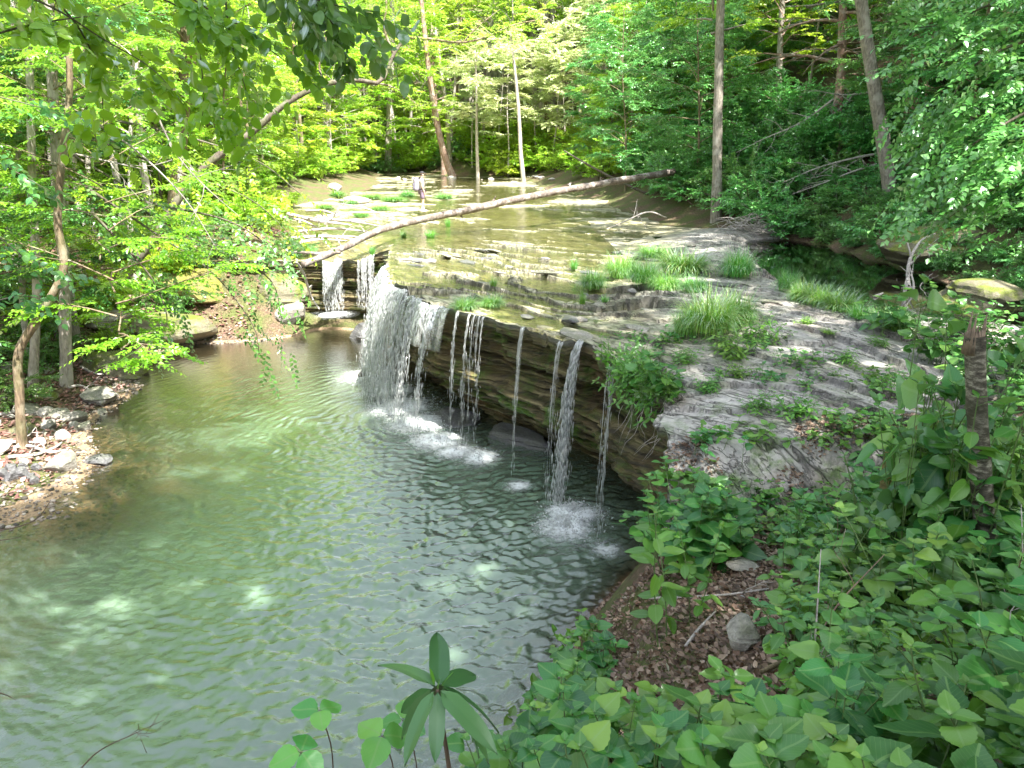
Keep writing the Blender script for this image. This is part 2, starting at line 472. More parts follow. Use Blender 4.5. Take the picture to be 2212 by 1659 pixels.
mossf = g.ramp(n1, [(.40, (0, 0, 0)), (.56, (.75, .75, .75))])
col = g.mix(mossf, col, g.ramp(n2, [(.3, (.035, .06, .012)), (.7, (.12, .17, .03))]))
mud = g.ramp(n2, [(.3, (.18, .12, .07)), (.7, (.46, .34, .22))])
lo = g.math('LESS_THAN', vz, -2.62)
col = g.mix(lo, col, mud)
b = g.n('ShaderNodeBsdfPrincipled'); g.l(col, b.inputs['Base Color']); b.inputs['Roughness'].default_value = .9
g.l(g.bump(n2, 1, .05), b.inputs['Normal']); g.l(b.outputs[0], out.inputs[0])
tag(obj('ground', mb.mesh('ground', m, True)), 'brown leaf strewn forest floor rising into hills around the creek', kind='structure')

# ------------------------------------------------------------------ rock shelf top and face
ROCK, nt, out = new_mat('layered_sandstone'); g = NT(nt)
p = g.pos(); px, py, pz = g.sep(p)
ck = g.attr('crack'); wet = g.attr('wet'); wall = g.attr('face'); moss_a = g.attr('moss')
rot = g.n('ShaderNodeVectorRotate'); rot.rotation_type = 'Z_AXIS'; rot.inputs['Angle'].default_value = math.radians(51); g.l(p, rot.inputs['Vector'])
st = g.vmul(rot.outputs[0], (.55, 2.3, 1))
nA = g.noise(st, 1.6, 7, .66, .4); nB = g.noise(p, 14, 6, .7); nC = g.noise(p, 1.1, 4, .6)
dry = g.ramp(nA, [(.25, (.15, .145, .135)), (.45, (.40, .39, .37)), (.7, (.66, .645, .61))])
dry = g.mix(.35, dry, g.ramp(nB, [(.3, (.11, .10, .09)), (.7, (.58, .56, .53))]))
dry = g.mix(g.ramp(nC, [(.52, (0, 0, 0)), (.68, (.55, .55, .55))]), dry, (.27, .20, .15))
wet_algae_refl = g.ramp(nA, [(.28, (.15, .135, .065)), (.5, (.38, .355, .17)), (.72, (.62, .58, .36))])  # olive yellow stands for algae plus painted-in reflection of sunlit foliage
col = g.mix(wet, dry, wet_algae_refl)
# the face: dark bedding
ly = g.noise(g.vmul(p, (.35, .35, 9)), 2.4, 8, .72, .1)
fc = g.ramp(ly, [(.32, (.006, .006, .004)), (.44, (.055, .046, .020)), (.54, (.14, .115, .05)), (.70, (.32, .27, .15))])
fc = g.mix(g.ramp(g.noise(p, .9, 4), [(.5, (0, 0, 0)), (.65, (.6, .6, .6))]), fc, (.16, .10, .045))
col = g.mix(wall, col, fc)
def ridge(v, sc, wd, det=3):
    nn = g.noise(v, sc, det, .6, .15)
    return g.ramp(g.math('ABSOLUTE', g.math('SUBTRACT', nn, .5)), [(0, (1, 1, 1)), (wd, (0, 0, 0))])
cr1 = ridge(st, .9, .022); cr2 = ridge(st, 2.3, .018, 4); cr3 = ridge(p, 2.2, .010, 4)
lines = g.math('MAXIMUM', g.math('MAXIMUM', cr1, g.math('MULTIPLY', cr2, .7)), g.math('MULTIPLY', cr3, .6))
lines = g.math('MULTIPLY', lines, g.math('SUBTRACT', 1.0, wall))
mossc = g.ramp(nB, [(.3, (.02, .055, .008)), (.7, (.12, .24, .02))])
mz = g.math('MULTIPLY', g.ramp(g.noise(p, 2.1, 7, .7), [(.48, (0, 0, 0)), (.6, (1, 1, 1))]), moss_a)
col = g.mix(mz, col, mossc)
col = g.mix(g.math('MULTIPLY', g.math('MAXIMUM', ck, lines), .85), col, (.014, .012, .009))
b = g.n('ShaderNodeBsdfPrincipled'); g.l(col, b.inputs['Base Color'])
rg = g.math('MULTIPLY_ADD', g.math('MAXIMUM', wet, g.math('MULTIPLY', wall, .55)), -.35, .62)
g.l(rg, b.inputs['Roughness'])
h = g.math('ADD', g.math('SUBTRACT', g.math('MULTIPLY', nB, .5), g.math('MULTIPLY', lines, .8)), g.math('ADD', g.math('MULTIPLY', nA, .8), g.math('MULTIPLY', g.math('MULTIPLY', ly, wall), 1.5)))
g.l(g.bump(h, .8, .05), b.inputs['Normal']); g.l(b.outputs[0], out.inputs[0])

def water_level(x, y):
    x = np.asarray(x, float); y = np.asarray(y, float)
    z = .0 + up(y) - .45 * sstep(-3.6, -5.0, x) * sstep(28, 24.4, y)
    dip = np.maximum(0, 11.6 - y)
    z = z + np.where(x < 3.2, -.085 * dip - .012 * dip ** 2 * sstep(2.6, 1.6, x), -.02)
    return z - .025

rows = [7.0]
while rows[-1] < 66: rows.append(rows[-1] + max(.03, .0033 * rows[-1]) * (1 if rows[-1] < 30 else 1.6))
rows = np.array(rows)
nc = 470
uu = np.linspace(0, 1, nc) ** 1.15
mb = MB(); CR = []; WE = []; MO = []
def shelf_patch(X, Y):
    Z, C = shelf(X, Y, True)
    dpt = water_level(X, Y) - Z
    W = sstep(-.03, .03, dpt) * 1.0
    W = np.maximum(W, .85 * sstep(2.2, .5, X - np.interp(Y, [6, 9, 11.4, 13, 15.5, 19, 22, 25, 28, 33, 60], [1.5, 1.7, 1.5, 1.35, 1.5, 2.6, 3.2, 3.8, 5.2, 7.5, 7.5])) * (.4 + .6 * vn(X * .8, Y * .8, 88)) * sstep(9.5, 11.5, Y))
    W = W * sstep(9.3, 11.2, Y + .5 * (X < 2.6))
    Mo = np.clip(.22 + .35 * sstep(10, 7.0, Y) * sstep(1.0, 2.0, X) + .3 * sstep(.3, -.2, Z), 0, 1) * (Y < 24) 
    mb.add(np.stack([X, Y, Z], -1), grid_faces(*X.shape))
    CR.append(C.ravel()); WE.append(W.ravel()); MO.append(Mo.ravel())
Yg = np.repeat(rows[:, None], nc, 1)
xl = lipx(np.minimum(rows, 24.2)); xl = np.where(rows > 24.2, -3.9, xl)
Xg = xl[:, None] + (10.2 - xl[:, None]) * uu[None]
shelf_patch(Xg, Yg)
rB = rows[rows > ALC - .01]; rB = np.concatenate([[ALC], rB[rB > ALC + .01]])
ncB = 120
XB = np.repeat(np.linspace(-11.5, -3.9, ncB)[None], len(rB), 0); YB = np.repeat(rB[:, None], ncB, 1).copy()
YB[0] += .12 * fbm(XB[0] * 1.7, XB[0] * 0, 19, 3)
shelf_patch(XB, YB)
n_top = mb.n
FA = np.zeros(n_top)
# face: profile swept along the lip
ys = np.arange(7.0, 24.2, .055)
lp = np.stack([lipx(ys), ys], 1)
xa = np.arange(-3.9, -9.5, -.07)
ysub = np.full(len(xa), ALC) + .12 * fbm(xa * 1.7, xa * 0, 19, 3)
lp2 = np.vstack([lp, np.stack([xa, ysub], 1)])
s_ = np.concatenate([[0], np.cumsum(np.linalg.norm(np.diff(lp2, axis=0), axis=1))])
lsm = np.stack([np.convolve(np.pad(lp2[:, i], 12, mode='edge'), np.ones(25) / 25, mode='valid') for i in range(2)], 1)
tg = nrm(np.gradient(lsm, axis=0)); outn = np.stack([-tg[:, 1], tg[:, 0]], 1)     # towards the pool
zt0 = shelf(lp2[:, 0], lp2[:, 1])
LIPP, LIPN, LIPS = lp2, outn, s_
nz_ = 116
depth = np.linspace(0, 1, nz_) ** .95
zb = np.where(s_ > s_[len(ys) - 1], -2.75, -3.35)
WZ = zt0[:, None] + (zb - zt0)[:, None] * depth[None]
dz = zt0[:, None] - WZ
S2 = np.repeat(s_[:, None], nz_, 1)
bed = WZ + .25 * fbm(S2 * .12, S2 * 0, 3, 2) - .035 * S2 * .4      # bedding planes dip slightly
off = np.zeros_like(WZ)
off -= .06 * sstep(.0, .06, dz) + .20 * sstep(.18, .34, dz) + .22 * sstep(.7, .95, dz)
off += .30 * sstep(1.05, 1.22, dz + .1 * fbm(S2 * .3, WZ * 0, 6)) 
off -= .55 * sstep(1.55, 2.0, dz) + .75 * sstep(2.0, 2.6, dz)
lay = np.floor(bed / .105 + .15 * vn(S2 * .5, bed * 2, 12)); layr = _h(lay, np.floor(S2 * .45 + lay * .37), 14)
lay2 = np.floor(bed / .038); layr2 = _h(lay2, np.floor(S2 * .8 + lay2 * .61), 15)
off += (.22 * (layr - .5) + .10 * (layr2 - .5) + .05 * fbm(S2 * .7, bed * 1.2, 16, 4) + .035 * fbm(S2 * 4, bed * 5, 18, 3)) * sstep(.05, .3, dz)
off *= np.where(S2 > s_[len(ys) - 1], .8, 1) * (.25 + .75 * sstep(0, 2.5, S2))
W3 = np.stack([lp2[:, 0][:, None] + outn[:, 0][:, None] * (off + .015), lp2[:, 1][:, None] + outn[:, 1][:, None] * (off + .015), WZ + .004], -1)
mb.add(W3, grid_faces(len(s_), nz_))
CR.append((1.1 * np.exp(-(np.abs(bed / .105 - np.round(bed / .105)) / .13) ** 2) * sstep(.05, .15, dz) * sstep(.25, .45, vn(S2 * .6, bed * 6, 44))).clip(0, 1).ravel()); WE.append(np.zeros(W3.shape[0] * W3.shape[1]))
mossw = np.clip(1.7 * np.exp(-((dz - 1.75 + .04 * (S2 - 4)) / .28) ** 2) * sstep(12, 5, S2) + .55 * np.exp(-((dz - .55) / .35) ** 2) + .35, 0, 1)
MO.append(mossw.ravel())
FA = np.concatenate([FA, np.repeat(sstep(.0, .12, dz).reshape(-1), 1)])
me = mb.mesh('rock_shelf', ROCK, True, {'crack': np.concatenate(CR), 'wet': np.concatenate(WE), 'moss': np.concatenate(MO), 'face': FA})
me.polygons.foreach_set('use_smooth', np.concatenate([np.ones(len(me.polygons) - (len(s_) - 1) * (nz_ - 1), bool), np.zeros((len(s_) - 1) * (nz_ - 1), bool)]))
tag(obj('rock_shelf', me), 'layered grey sandstone shelf with an undercut dark face above the pool', kind='structure')

# ------------------------------------------------------------------ water
def water_mat(name, murk, murk_k, tint, ripple, rough=.03, ior=1.33, refl_boost=1.0, bumpdist=.02):
    m, nt, out = new_mat(name); g = NT(nt)
    p = g.pos()
    dp = g.attr('depth')
    f = g.math('SUBTRACT', 1.0, g.math('POWER', 2.718, g.math('MULTIPLY', dp, -murk_k)), clamp=True)
    tr = g.n('ShaderNodeBsdfTransparent'); tr.inputs[0].default_value = tint + (1,)
    df = g.n('ShaderNodeBsdfDiffuse')
    pn = g.noise(p, .25, 2)
    g.l(g.ramp(pn, [(.35, murk[0]), (.65, murk[1])]), df.inputs[0])
    mx = g.n('ShaderNodeMixShader'); g.l(f, mx.inputs[0]); g.l(tr.outputs[0], mx.inputs[1]); g.l(df.outputs[0], mx.inputs[2])
    gl = g.n('ShaderNodeBsdfGlossy'); gl.inputs['Roughness'].default_value = rough
    fr = g.n('ShaderNodeFresnel'); fr.inputs['IOR'].default_value = ior
    bh = g.noise(g.vmul(p, (1, 1.4, 1)), ripple, 4, .6, .4)
    bn = g.bump(bh, .35, bumpdist)
    g.l(bn, gl.inputs['Normal']); g.l(bn, fr.inputs['Normal'])
    mx2 = g.n('ShaderNodeMixShader'); g.l(g.math('MULTIPLY', fr.outputs[0], refl_boost, clamp=True), mx2.inputs[0])  # reflection raised above plain fresnel to brighten the ripple highlights
    g.l(mx.outputs[0], mx2.inputs[1]); g.l(gl.outputs[0], mx2.inputs[2])
    g.l(mx2.outputs[0], out.inputs[0]); return m

# plunge pool with real ripples running out from the falls
wx = np.arange(-13, 2.6, .027); wy = np.arange(3.0, 25.2, .027)
WX, WY = np.meshgrid(wx, wy)
src = [(on_z(1235, 1120, POOL), .010, .21, 2.6), (on_z(900, 905, POOL), .010, .25, 3.2), (on_z(960, 975, POOL), .006, .2, 2.5), (on_z(1120, 1055, POOL), .005, .18, 2.0)]
Zw = np.zeros_like(WX)
w1 = .30 * fbm(WX * 1.3, WY * 1.3, 101, 4); w2 = .30 * fbm(WX * 1.3, WY * 1.3, 103, 4)
wxp = WX + w1; wyp = WY + w2
for (s0, a, lam, dec) in src:
    r = np.hypot(wxp - s0[0], wyp - s0[1])
    Zw += a * np.exp(-r / dec) * np.sin(r * 2 * math.pi / lam + 2.2 * fbm(WX * 1.7, WY * 1.7, 107, 3)) * (.3 + 1.2 * vn(WX * 1.3, WY * 1.3, 106))
c0 = on_z(1010, 1330, POOL)
rr = np.hypot((WX - c0[0]) / 1.0, (WY - c0[1]) / 1.25)
env = .07 + 1.0 * np.exp(-(rr / 4.3) ** 2)
# short wind-and-wave chop, crests broken and lying across the direction of travel
s0 = on_z(900, 905, POOL); ar = np.arctan2(wxp - s0[0], -(wyp - s0[1])); rad_ = np.hypot(wxp - s0[0], wyp - s0[1])
chop = fbm(rad_ * 9.0 + 1.8 * w1, ar * rad_ * 3.4, 109, 2)
chop2 = fbm(WX * 9.5 + WY * 3.0, WY * 12 - WX * 2.4, 111, 2)
Zw += env * (.034 * chop + .020 * chop2 + .006 * fbm(WX * 9, WY * 10, 113, 2))
GD = gz(WX, WY)
dep = np.maximum(0, POOL - GD)
inside = (GD < POOL + .25)
mb = MB(); F = grid_faces(len(wy), len(wx), inside)
mb.add(np.stack([WX, WY, POOL + Zw], -1), F)
POOLW = water_mat('pool_water', ((.145, .225, .16), (.16, .245, .175)), 1.7, (.92, .86, .72), 12, refl_boost=5.0)
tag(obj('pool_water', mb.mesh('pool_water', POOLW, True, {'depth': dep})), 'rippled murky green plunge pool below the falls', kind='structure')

# thin sheet of creek water over the shelf
rows2 = rows[rows > 11.0][::2]
X2 = np.empty((len(rows2), 400)); Y2 = np.repeat(rows2[:, None], 400, 1)
X2[:] = np.linspace(-11.0, 9.4, 400)[None]
SZ = shelf(X2, Y2); ZW = water_level(X2, Y2) + .006 * fbm(X2 * 1.5, Y2 * 1.5, 121, 3) + .008 * fbm(X2 * 3.5, Y2 * 4, 123, 3)
dp = np.maximum(0, ZW - SZ)
mask = (ZW > SZ - .05) & ((X2 > lipx(np.minimum(Y2, 24.2)) + .02) | (Y2 > ALC + .1)) & (X2 < np.interp(Y2, [6, 11.4, 13, 15.5, 19, 22, 25, 26.5, 60], [2.2, 3.2, 3.2, 3.6, 5.2, 5.6, 6.2, 9.5, 9.5]))
mb = MB(); mb.add(np.stack([X2, Y2, ZW], -1), grid_faces(len(rows2), 400, mask))
CREEKW = water_mat('creek_water', ((.17, .19, .075), (.24, .25, .11)), 1.8, (.95, .94, .80), 6, rough=.05, refl_boost=1.5, bumpdist=.04)
tag(obj('creek_water', mb.mesh('creek_water', CREEKW, True, {'depth': dp})), 'shallow creek sliding over the rock shelf towards the lip', kind='structure')

# still dark side pool under the bank
xs = np.arange(4.8, 11.0, .1); yy = np.arange(11.0, 26.6, .1)
X3, Y3 = np.meshgrid(xs, yy); base = np.maximum(shelf(X3, Y3), gz(X3, Y3)); lev = .035
mask = base < lev + .12
mb = MB(); mb.add(np.stack([X3, Y3, np.full_like(X3, lev) + .0015 * fbm(X3 * 1.5, Y3 * 1.5, 131, 3)], -1), grid_faces(len(yy), len(xs), mask))
SIDEW = water_mat('still_water', ((.018, .022, .010), (.030, .032, .014)), 3.0, (.55, .5, .32), 1.5, rough=.015, refl_boost=2.5, bumpdist=.004)
tag(obj('still_water', mb.mesh('still_water', SIDEW, True, {'depth': np.maximum(0, lev - base)})), 'dark still pool between the rock shelf and the wooded bank', kind='structure')
# ------------------------------------------------------------------ leaf shapes: x across, y along, z up
def leaf_small():
    return np.array([(0, 0, 0), (-.33, .42, .07), (0, 1, -.10), (.33, .42, .07)], float), [np.array([(0, 2, 1), (0, 3, 2)])], np.array([(.5, 0), (0, .5), (.5, 1), (1, .5)], float)
def leaf_mid(wd=.36, droop=.22, fold=.07):
    ys_ = np.array([0, .16, .42, .70, 1.0]); wv = np.array([0, .72, 1.0, .68, 0]) * wd
    V = []; U = []
    for yv, wq in zip(ys_, wv):
        z = -droop * yv ** 2
        for sx in (-1, 0, 1):
            V.append((sx * wq, yv, z + fold * abs(sx) * (wq / wd if wd else 0))); U.append((.5 + .5 * sx * (wq / wd), yv))
    F = grid_faces(5, 3)
    return np.array(V), [F], np.array(U)
def leaf_big(wd=.36, droop=.28, fold=.06, serr=.03, n=13, shape=1.0, basew=.0, tip=1.0):
    V = []; U = []
    for i in range(n):
        t = i / (n - 1)
        wq = wd * (math.sin(math.pi * min(1, t ** shape)) ** .85 + basew * (1 - t) * (t > 0)) if 0 < t < 1 else 0
        if t > .8: wq *= tip
        w0 = wq
        if 0 < i < n - 1: wq += serr * wd * (1 if i % 2 else -1)
        z = -droop * t ** 2 + .04 * math.sin(t * 9)
        for sx in (-1, -.5, 0, .5, 1):
            t2 = t + .05 * abs(sx) * (1 - t); V.append((sx * (wq if abs(sx) == 1 else w0), t2, -droop * t2 ** 2 + .04 * math.sin(t2 * 7) + fold * abs(sx) * (w0 / wd)))
            U.append((.5 + .5 * sx * min(1, w0 / wd), t))
    return np.array(V), [grid_faces(n, 5)], np.array(U)
def leaf_blade(wd=.11, droop=.35, fold=.01, n=9):
    V = []; U = []
    for i in range(n):
        t = i / (n - 1)
        wq = wd * (min(1, t * 5) ** .8) * (1 - max(0, (t - .55) / .45) ** 2.2)
        for sx in (-1, -.12, .12, 1):
            V.append((sx * wq, t, -droop * t * t + fold * abs(sx))); U.append((.5 + .5 * sx * wq / wd, t))
    return np.array(V), [grid_faces(n, 4)], np.array(U)

def put_leaves(mb, tm, P, D, N, S, W=None, mi=0):
    V, F, U = tm
    P = np.asarray(P, float).reshape(-1, 3); n = len(P)
    if n == 0: return
    D = nrm(np.broadcast_to(D, (n, 3))); N = np.broadcast_to(N, (n, 3))
    B = nrm(np.cross(D, N)); N2 = np.cross(B, D)
    S = np.broadcast_to(S, (n,))[:, None, None]
    Wd = 1 if W is None else np.broadcast_to(W, (n,))[:, None, None]
    VV = P[:, None] + S * (V[None, :, 0:1] * Wd * B[:, None] + V[None, :, 1:2] * D[:, None] + V[None, :, 2:3] * N2[:, None])
    k = len(V)
    FF = [(f[None] + (np.arange(n) * k)[:, None, None]).reshape(-1, f.shape[1]) for f in F]
    mb.add(VV.reshape(-1, 3), FF, np.tile(U, (n, 1)), mi)

LS, LM = leaf_small(), leaf_mid()

def sprays(mb, tm, P, D, L, Kl, size, r, flat=.35, mi=0, droop=.12):
    """flat leafy twigs: leaves alternate along each twig"""
    n = len(P)
    if n == 0: return
    D = nrm(D); up = nrm(np.array([0, 0, 1.]) + r.normal(0, flat, (n, 3)))
    side = nrm(np.cross(D, up)); up = np.cross(side, D)
    t = (np.arange(Kl) + .6) / Kl
    sg = np.where(np.arange(Kl) % 2, 1., -1.); sg[-1] = 0
    PP = P[:, None] + D[:, None] * (t * 1)[None, :, None] * L[:, None, None] + np.array([0, 0, -1.]) * (droop * t ** 2)[None, :, None] * L[:, None, None]
    DD = D[:, None] * .62 + side[:, None] * sg[None, :, None] * .85 + r.normal(0, .22, (n, Kl, 3)) - np.array([0, 0, .22])
    NN = up[:, None] + r.normal(0, flat, (n, Kl, 3))
    SS = size * r.uniform(.65, 1.15, (n, Kl)) * (.75 + .25 * np.sin(t * 3.1))[None]
    put_leaves(mb, tm, PP.reshape(-1, 3), DD.reshape(-1, 3), NN.reshape(-1, 3), SS.ravel(), mi=mi)

def limb_path(p, az, el, L, r, n=6, bend=.25, wig=.06):
    pts = [np.array(p, float)]; d = np.array([math.cos(az) * math.cos(el), math.sin(az) * math.cos(el), math.sin(el)])
    for i in range(n):
        d = nrm(d + r.normal(0, wig, 3) + np.array([0, 0, -bend / n]))
        pts.append(pts[-1] + d * L / n)
    return np.array(pts)

def make_tree(seed, H, r0, cb, R, nl, spl, Kl, leaf, matT, matL, tm=None, flat=.35, el=(10, 45), bend=.3, lean=.0, trunk_sides=10, profile=None, spray_len=.75, dead=0, subn=3, tz=1.0):
    r = np.random.default_rng(seed); tm = tm or LS
    n = 12
    pts = [np.zeros(3)]; d = np.array([lean, 0, 1.])
    for i in range(n):
        d = nrm(d + r.normal(0, .035, 3) * np.array([1, 1, 0]) + np.array([0, 0, .05])); pts.append(pts[-1] + d * H / n)
    pts = np.array(pts); ts = np.linspace(0, 1, n + 1)
    pts[0, 2] -= .5
    rad = r0 * (1 - .82 * ts ** tz); rad[0] *= 1.45
    T = MB(); V, F = tube(resample(pts, 30), np.interp(np.linspace(0, 1, 30), ts, rad), trunk_sides, rough=.12, seed=seed); T.add(V, F)
    T2 = MB(); C = MB(); SP = []; SD = []
    profile = profile or (lambda q: (math.sin(math.pi * min(1, .18 + .82 * q)) ** .7))
    for i in range(nl):
        q = (i + r.uniform(0, .9)) / nl
        h = cb + (1 - cb) * q * .97
        p = np.array([np.interp(h, ts, pts[:, k]) for k in range(3)])
        az = i * 2.4 + r.normal(0, .5); L = R * profile(q) * r.uniform(.7, 1.15)
        pl = limb_path(p, az, math.radians(r.uniform(*el) + 25 * q), L, r, bend=bend)
        rr = min(np.interp(h, ts, rad) * .5, .012 + .018 * L)
        V, F = tube(pl, np.linspace(rr, .006, len(pl)), 4, cap=False); T2.add(V, F)
        paths = [(pl, .3)]
        for k in range(subn):
            a = r.uniform(.25, .85); b = np.array([np.interp(a, np.linspace(0, 1, len(pl)), pl[:, c]) for c in range(3)])
            s2 = limb_path(b, az + r.choice([-1, 1]) * r.uniform(.5, 1.1), math.radians(r.uniform(-5, 25)), L * r.uniform(.3, .5) * (1.15 - a * .4), r, 4, .25)
            V, F = tube(s2, np.linspace(rr * .45, .004, len(s2)), 3, cap=False); T2.add(V, F); paths.append((s2, .1))
        ns = max(2, int(spl * (L / R + .25)))
        for _ in range(ns):
            if r.random() < dead: continue
            pp, lo = paths[r.integers(len(paths))]
            a = r.uniform(lo, 1) ; idx = a * (len(pp) - 1); i0 = min(int(idx), len(pp) - 2)
            b = pp[i0] + (pp[i0 + 1] - pp[i0]) * (idx - i0)
            dd = nrm(pp[i0 + 1] - pp[i0]); ang = r.uniform(-1.1, 1.1)
            dd = np.array([dd[0] * math.cos(ang) - dd[1] * math.sin(ang), dd[0] * math.sin(ang) + dd[1] * math.cos(ang), dd[2] * .5 + r.normal(-.02, .18)])
            SP.append(b); SD.append(dd)
    SP = np.array(SP); SD = np.array(SD)
    sprays(C, tm, SP, SD, spray_len * r.uniform(.6, 1.2, len(SP)), Kl, leaf, r, flat)
    return [('trunk', T.mesh('trunk', matT, True)), ('branches', T2.mesh('branches', matT, True)), ('crown', C.mesh('crown', matL))]

def make_shrub(seed, H, spread, ns, spn, Kl, leaf, matT, matL, tm=None, flat=.4, spray_len=.5, arch=.6):
    r = np.random.default_rng(seed); tm = tm or LS
    T = MB(); C = MB(); SP = []; SD = []
    for i in range(ns):
        az = r.uniform(0, 6.28); el = math.radians(r.uniform(35, 82)); L = H * r.uniform(.7, 1.2)
        b0 = np.array([r.normal(0, .12 * spread), r.normal(0, .12 * spread), -.15])
        pl = limb_path(b0, az, el, L, r, 7, arch * spread / H)
        V, F = tube(pl, np.linspace(.012 + .006 * H, .004, len(pl)), 4, cap=False); T.add(V, F)
        paths = [pl]
        for k in range(3):
            a = r.integers(2, 6)
            s2 = limb_path(pl[a], az + r.normal(0, 1.1), math.radians(r.uniform(0, 50)), L * r.uniform(.25, .45), r, 4, .3)
            V, F = tube(s2, np.linspace(.008, .003, len(s2)), 3, cap=False); T.add(V, F); paths.append(s2)
        for k in range(spn):
            pp = paths[r.integers(len(paths))]; i0 = r.integers(1, len(pp) - 1)
            b = pp[i0] + (pp[i0 + 1] - pp[i0]) * r.random(); dd = nrm(pp[i0 + 1] - pp[i0])
            ang = r.uniform(-1.5, 1.5)
            SP.append(b); SD.append([dd[0] * math.cos(ang) - dd[1] * math.sin(ang) + r.normal(0, .2), dd[0] * math.sin(ang) + dd[1] * math.cos(ang) + r.normal(0, .2), dd[2] * .4 + r.normal(0, .2)])
    SP = np.array(SP); SD = np.array(SD)
    sprays(C, tm, SP, SD, spray_len * r.uniform(.6, 1.2, len(SP)), Kl, leaf, r, flat)
    return [('stem', T.mesh('stem', matT, True)), ('foliage', C.mesh('foliage', matL))]

def make_herb(seed, ns, H, leaf, pairs, tm, matT, matL, spread=.25, lean=.35, lo=.25, droop=.25, rough=.3, srad=.004):
    """upright stems with opposite leaves, the pairs turned by a quarter each time"""
    r = np.random.default_rng(seed); T = MB(); TS = [T]; C = MB(); P = []; D = []; N = []; S = []
    for i in range(ns):
        if i and ns <= 4: T = MB(); TS.append(T)          # a few stems: each a part of its own
        a = r.uniform(0, 6.28); rr = spread * math.sqrt(r.random())
        az = r.uniform(0, 6.28); el = math.radians(90 - 60 * lean * r.random() - 5)
        L = H * r.uniform(.65, 1.1)
        pl = resample(limb_path((rr * math.cos(a), rr * math.sin(a), -.08), az, el, L, r, 6, .12), 12)
        V, F = tube(pl, np.linspace(srad * 1.3, srad * .6, 12), 5, cap=False); T.add(V, F)
        a0 = r.uniform(0, 3.1)
        for k in range(pairs):
            t = lo + (1 - lo) * (k + .7) / pairs; idx = t * 11; i0 = min(int(idx), 10)
            b = pl[i0] + (pl[i0 + 1] - pl[i0]) * (idx - i0)
            sz = leaf * (math.sin(math.pi * (.28 + .60 * (k + .5) / pairs)) ** .8) * r.uniform(.8, 1.12)
            for s in (0, math.pi):
                if r.random() < .08: continue
                an = a0 + k * 1.57 + s + r.normal(0, .15)
                e = r.normal(.12, .2) + (.35 if k == pairs - 1 else 0)
                dd = np.array([math.cos(an) * math.cos(e), math.sin(an) * math.cos(e), math.sin(e)])
                pet = .14 * leaf * dd
                V, F = tube(np.array([b, b + pet]), .0018, 3, cap=False); C.add(V, F, mi=1)
                P.append(b + pet); D.append(dd); N.append(np.array([0, 0, 1.]) + r.normal(0, rough, 3)); S.append(sz)
        # small leaves at the tip
        for s in range(3):
            an = a0 + s * 2.1
            P.append(pl[-1]); D.append([math.cos(an) * .7, math.sin(an) * .7, .6]); N.append([0, 0, 1.]); S.append(leaf * .35 * r.uniform(.6, 1.2))
    put_leaves(C, tm, P, D, np.array(N), np.array(S))
    return [('stem', q_.mesh('stem', matT, True)) for q_ in TS] + [('foliage', C.mesh('foliage', [matL, matT], True))]

def make_fern(seed, nf, L, matT, matL):
    r = np.random.default_rng(seed); T = MB(); C = MB(); P = []; D = []; N = []; S = []
    for i in range(nf):
        az = i * 2.4 + r.normal(0, .3)
        pl = resample(limb_path((0, 0, 0), az, math.radians(r.uniform(50, 72)), L * r.uniform(.75, 1.1), r, 8, 1.25, .03), 34)
        V, F = tube(pl, np.linspace(.003, .001, 34), 3, cap=False); T.add(V, F)
        tg_ = nrm(np.gradient(pl, axis=0)); sd = nrm(np.cross(tg_, [0, 0, 1.])); upv = np.cross(sd, tg_)
        for k in range(4, 34):
            t = k / 33; sz = L * .26 * math.sin(math.pi * (.10 + .9 * (1 - t)) ** 1) ** .8 * (1 - .55 * t) + .01
            for s in (-1, 1):
                P.append(pl[k]); D.append(sd[k] * s + tg_[k] * .35 - np.array([0, 0, .12])); N.append(upv[k] + r.normal(0, .12, 3)); S.append(sz)
    put_leaves(C, leaf_mid(.13, .1, .01), P, D, np.array(N), np.array(S))
    return [('stem', T.mesh('stem', matT, True)), ('frond', C.mesh('frond', matL, True))]

def make_grass(seed, nb, H, spread, matL, lean=.55, wd=.010):
    r = np.random.default_rng(seed); C = MB()
    n = 7; t = np.linspace(0, 1, n)
    az = r.uniform(0, 6.28, nb); rad = spread * np.sqrt(r.random(nb)); a2 = r.uniform(0, 6.28, nb)
    base = np.stack([rad * np.cos(a2), rad * np.sin(a2), np.full(nb, -.05)], 1)
    L = H * r.uniform(.5, 1.15, nb); ln = lean * r.uniform(.3, 1.6, nb)
    az = np.where(r.random(nb) < .65, a2 + r.normal(0, .5, nb), az)
    ang = ln[:, None] * t[None] ** 1.1 * 1.9
    step = L[:, None] / (n - 1)
    hx = np.cumsum(np.sin(ang) * step, 1); hz = np.cumsum(np.cos(ang) * step, 1)
    Pn = base[:, None] + np.stack([hx * np.cos(az)[:, None], hx * np.sin(az)[:, None], hz], -1)
    sd = np.stack([-np.sin(az), np.cos(az), np.zeros(nb)], 1)[:, None] * (wd * (1 - t ** 2 * .95))[None, :, None] * r.uniform(.6, 1.3, nb)[:, None, None]
    V = np.stack([Pn - sd, Pn + sd], 2).reshape(nb, n * 2, 3)
    f = grid_faces(n, 2)
    C.add(V.reshape(-1, 3), [(f[None] + (np.arange(nb) * n * 2)[:, None, None]).reshape(-1, 4)])
    return [('blades', C.mesh('blades', matL))]

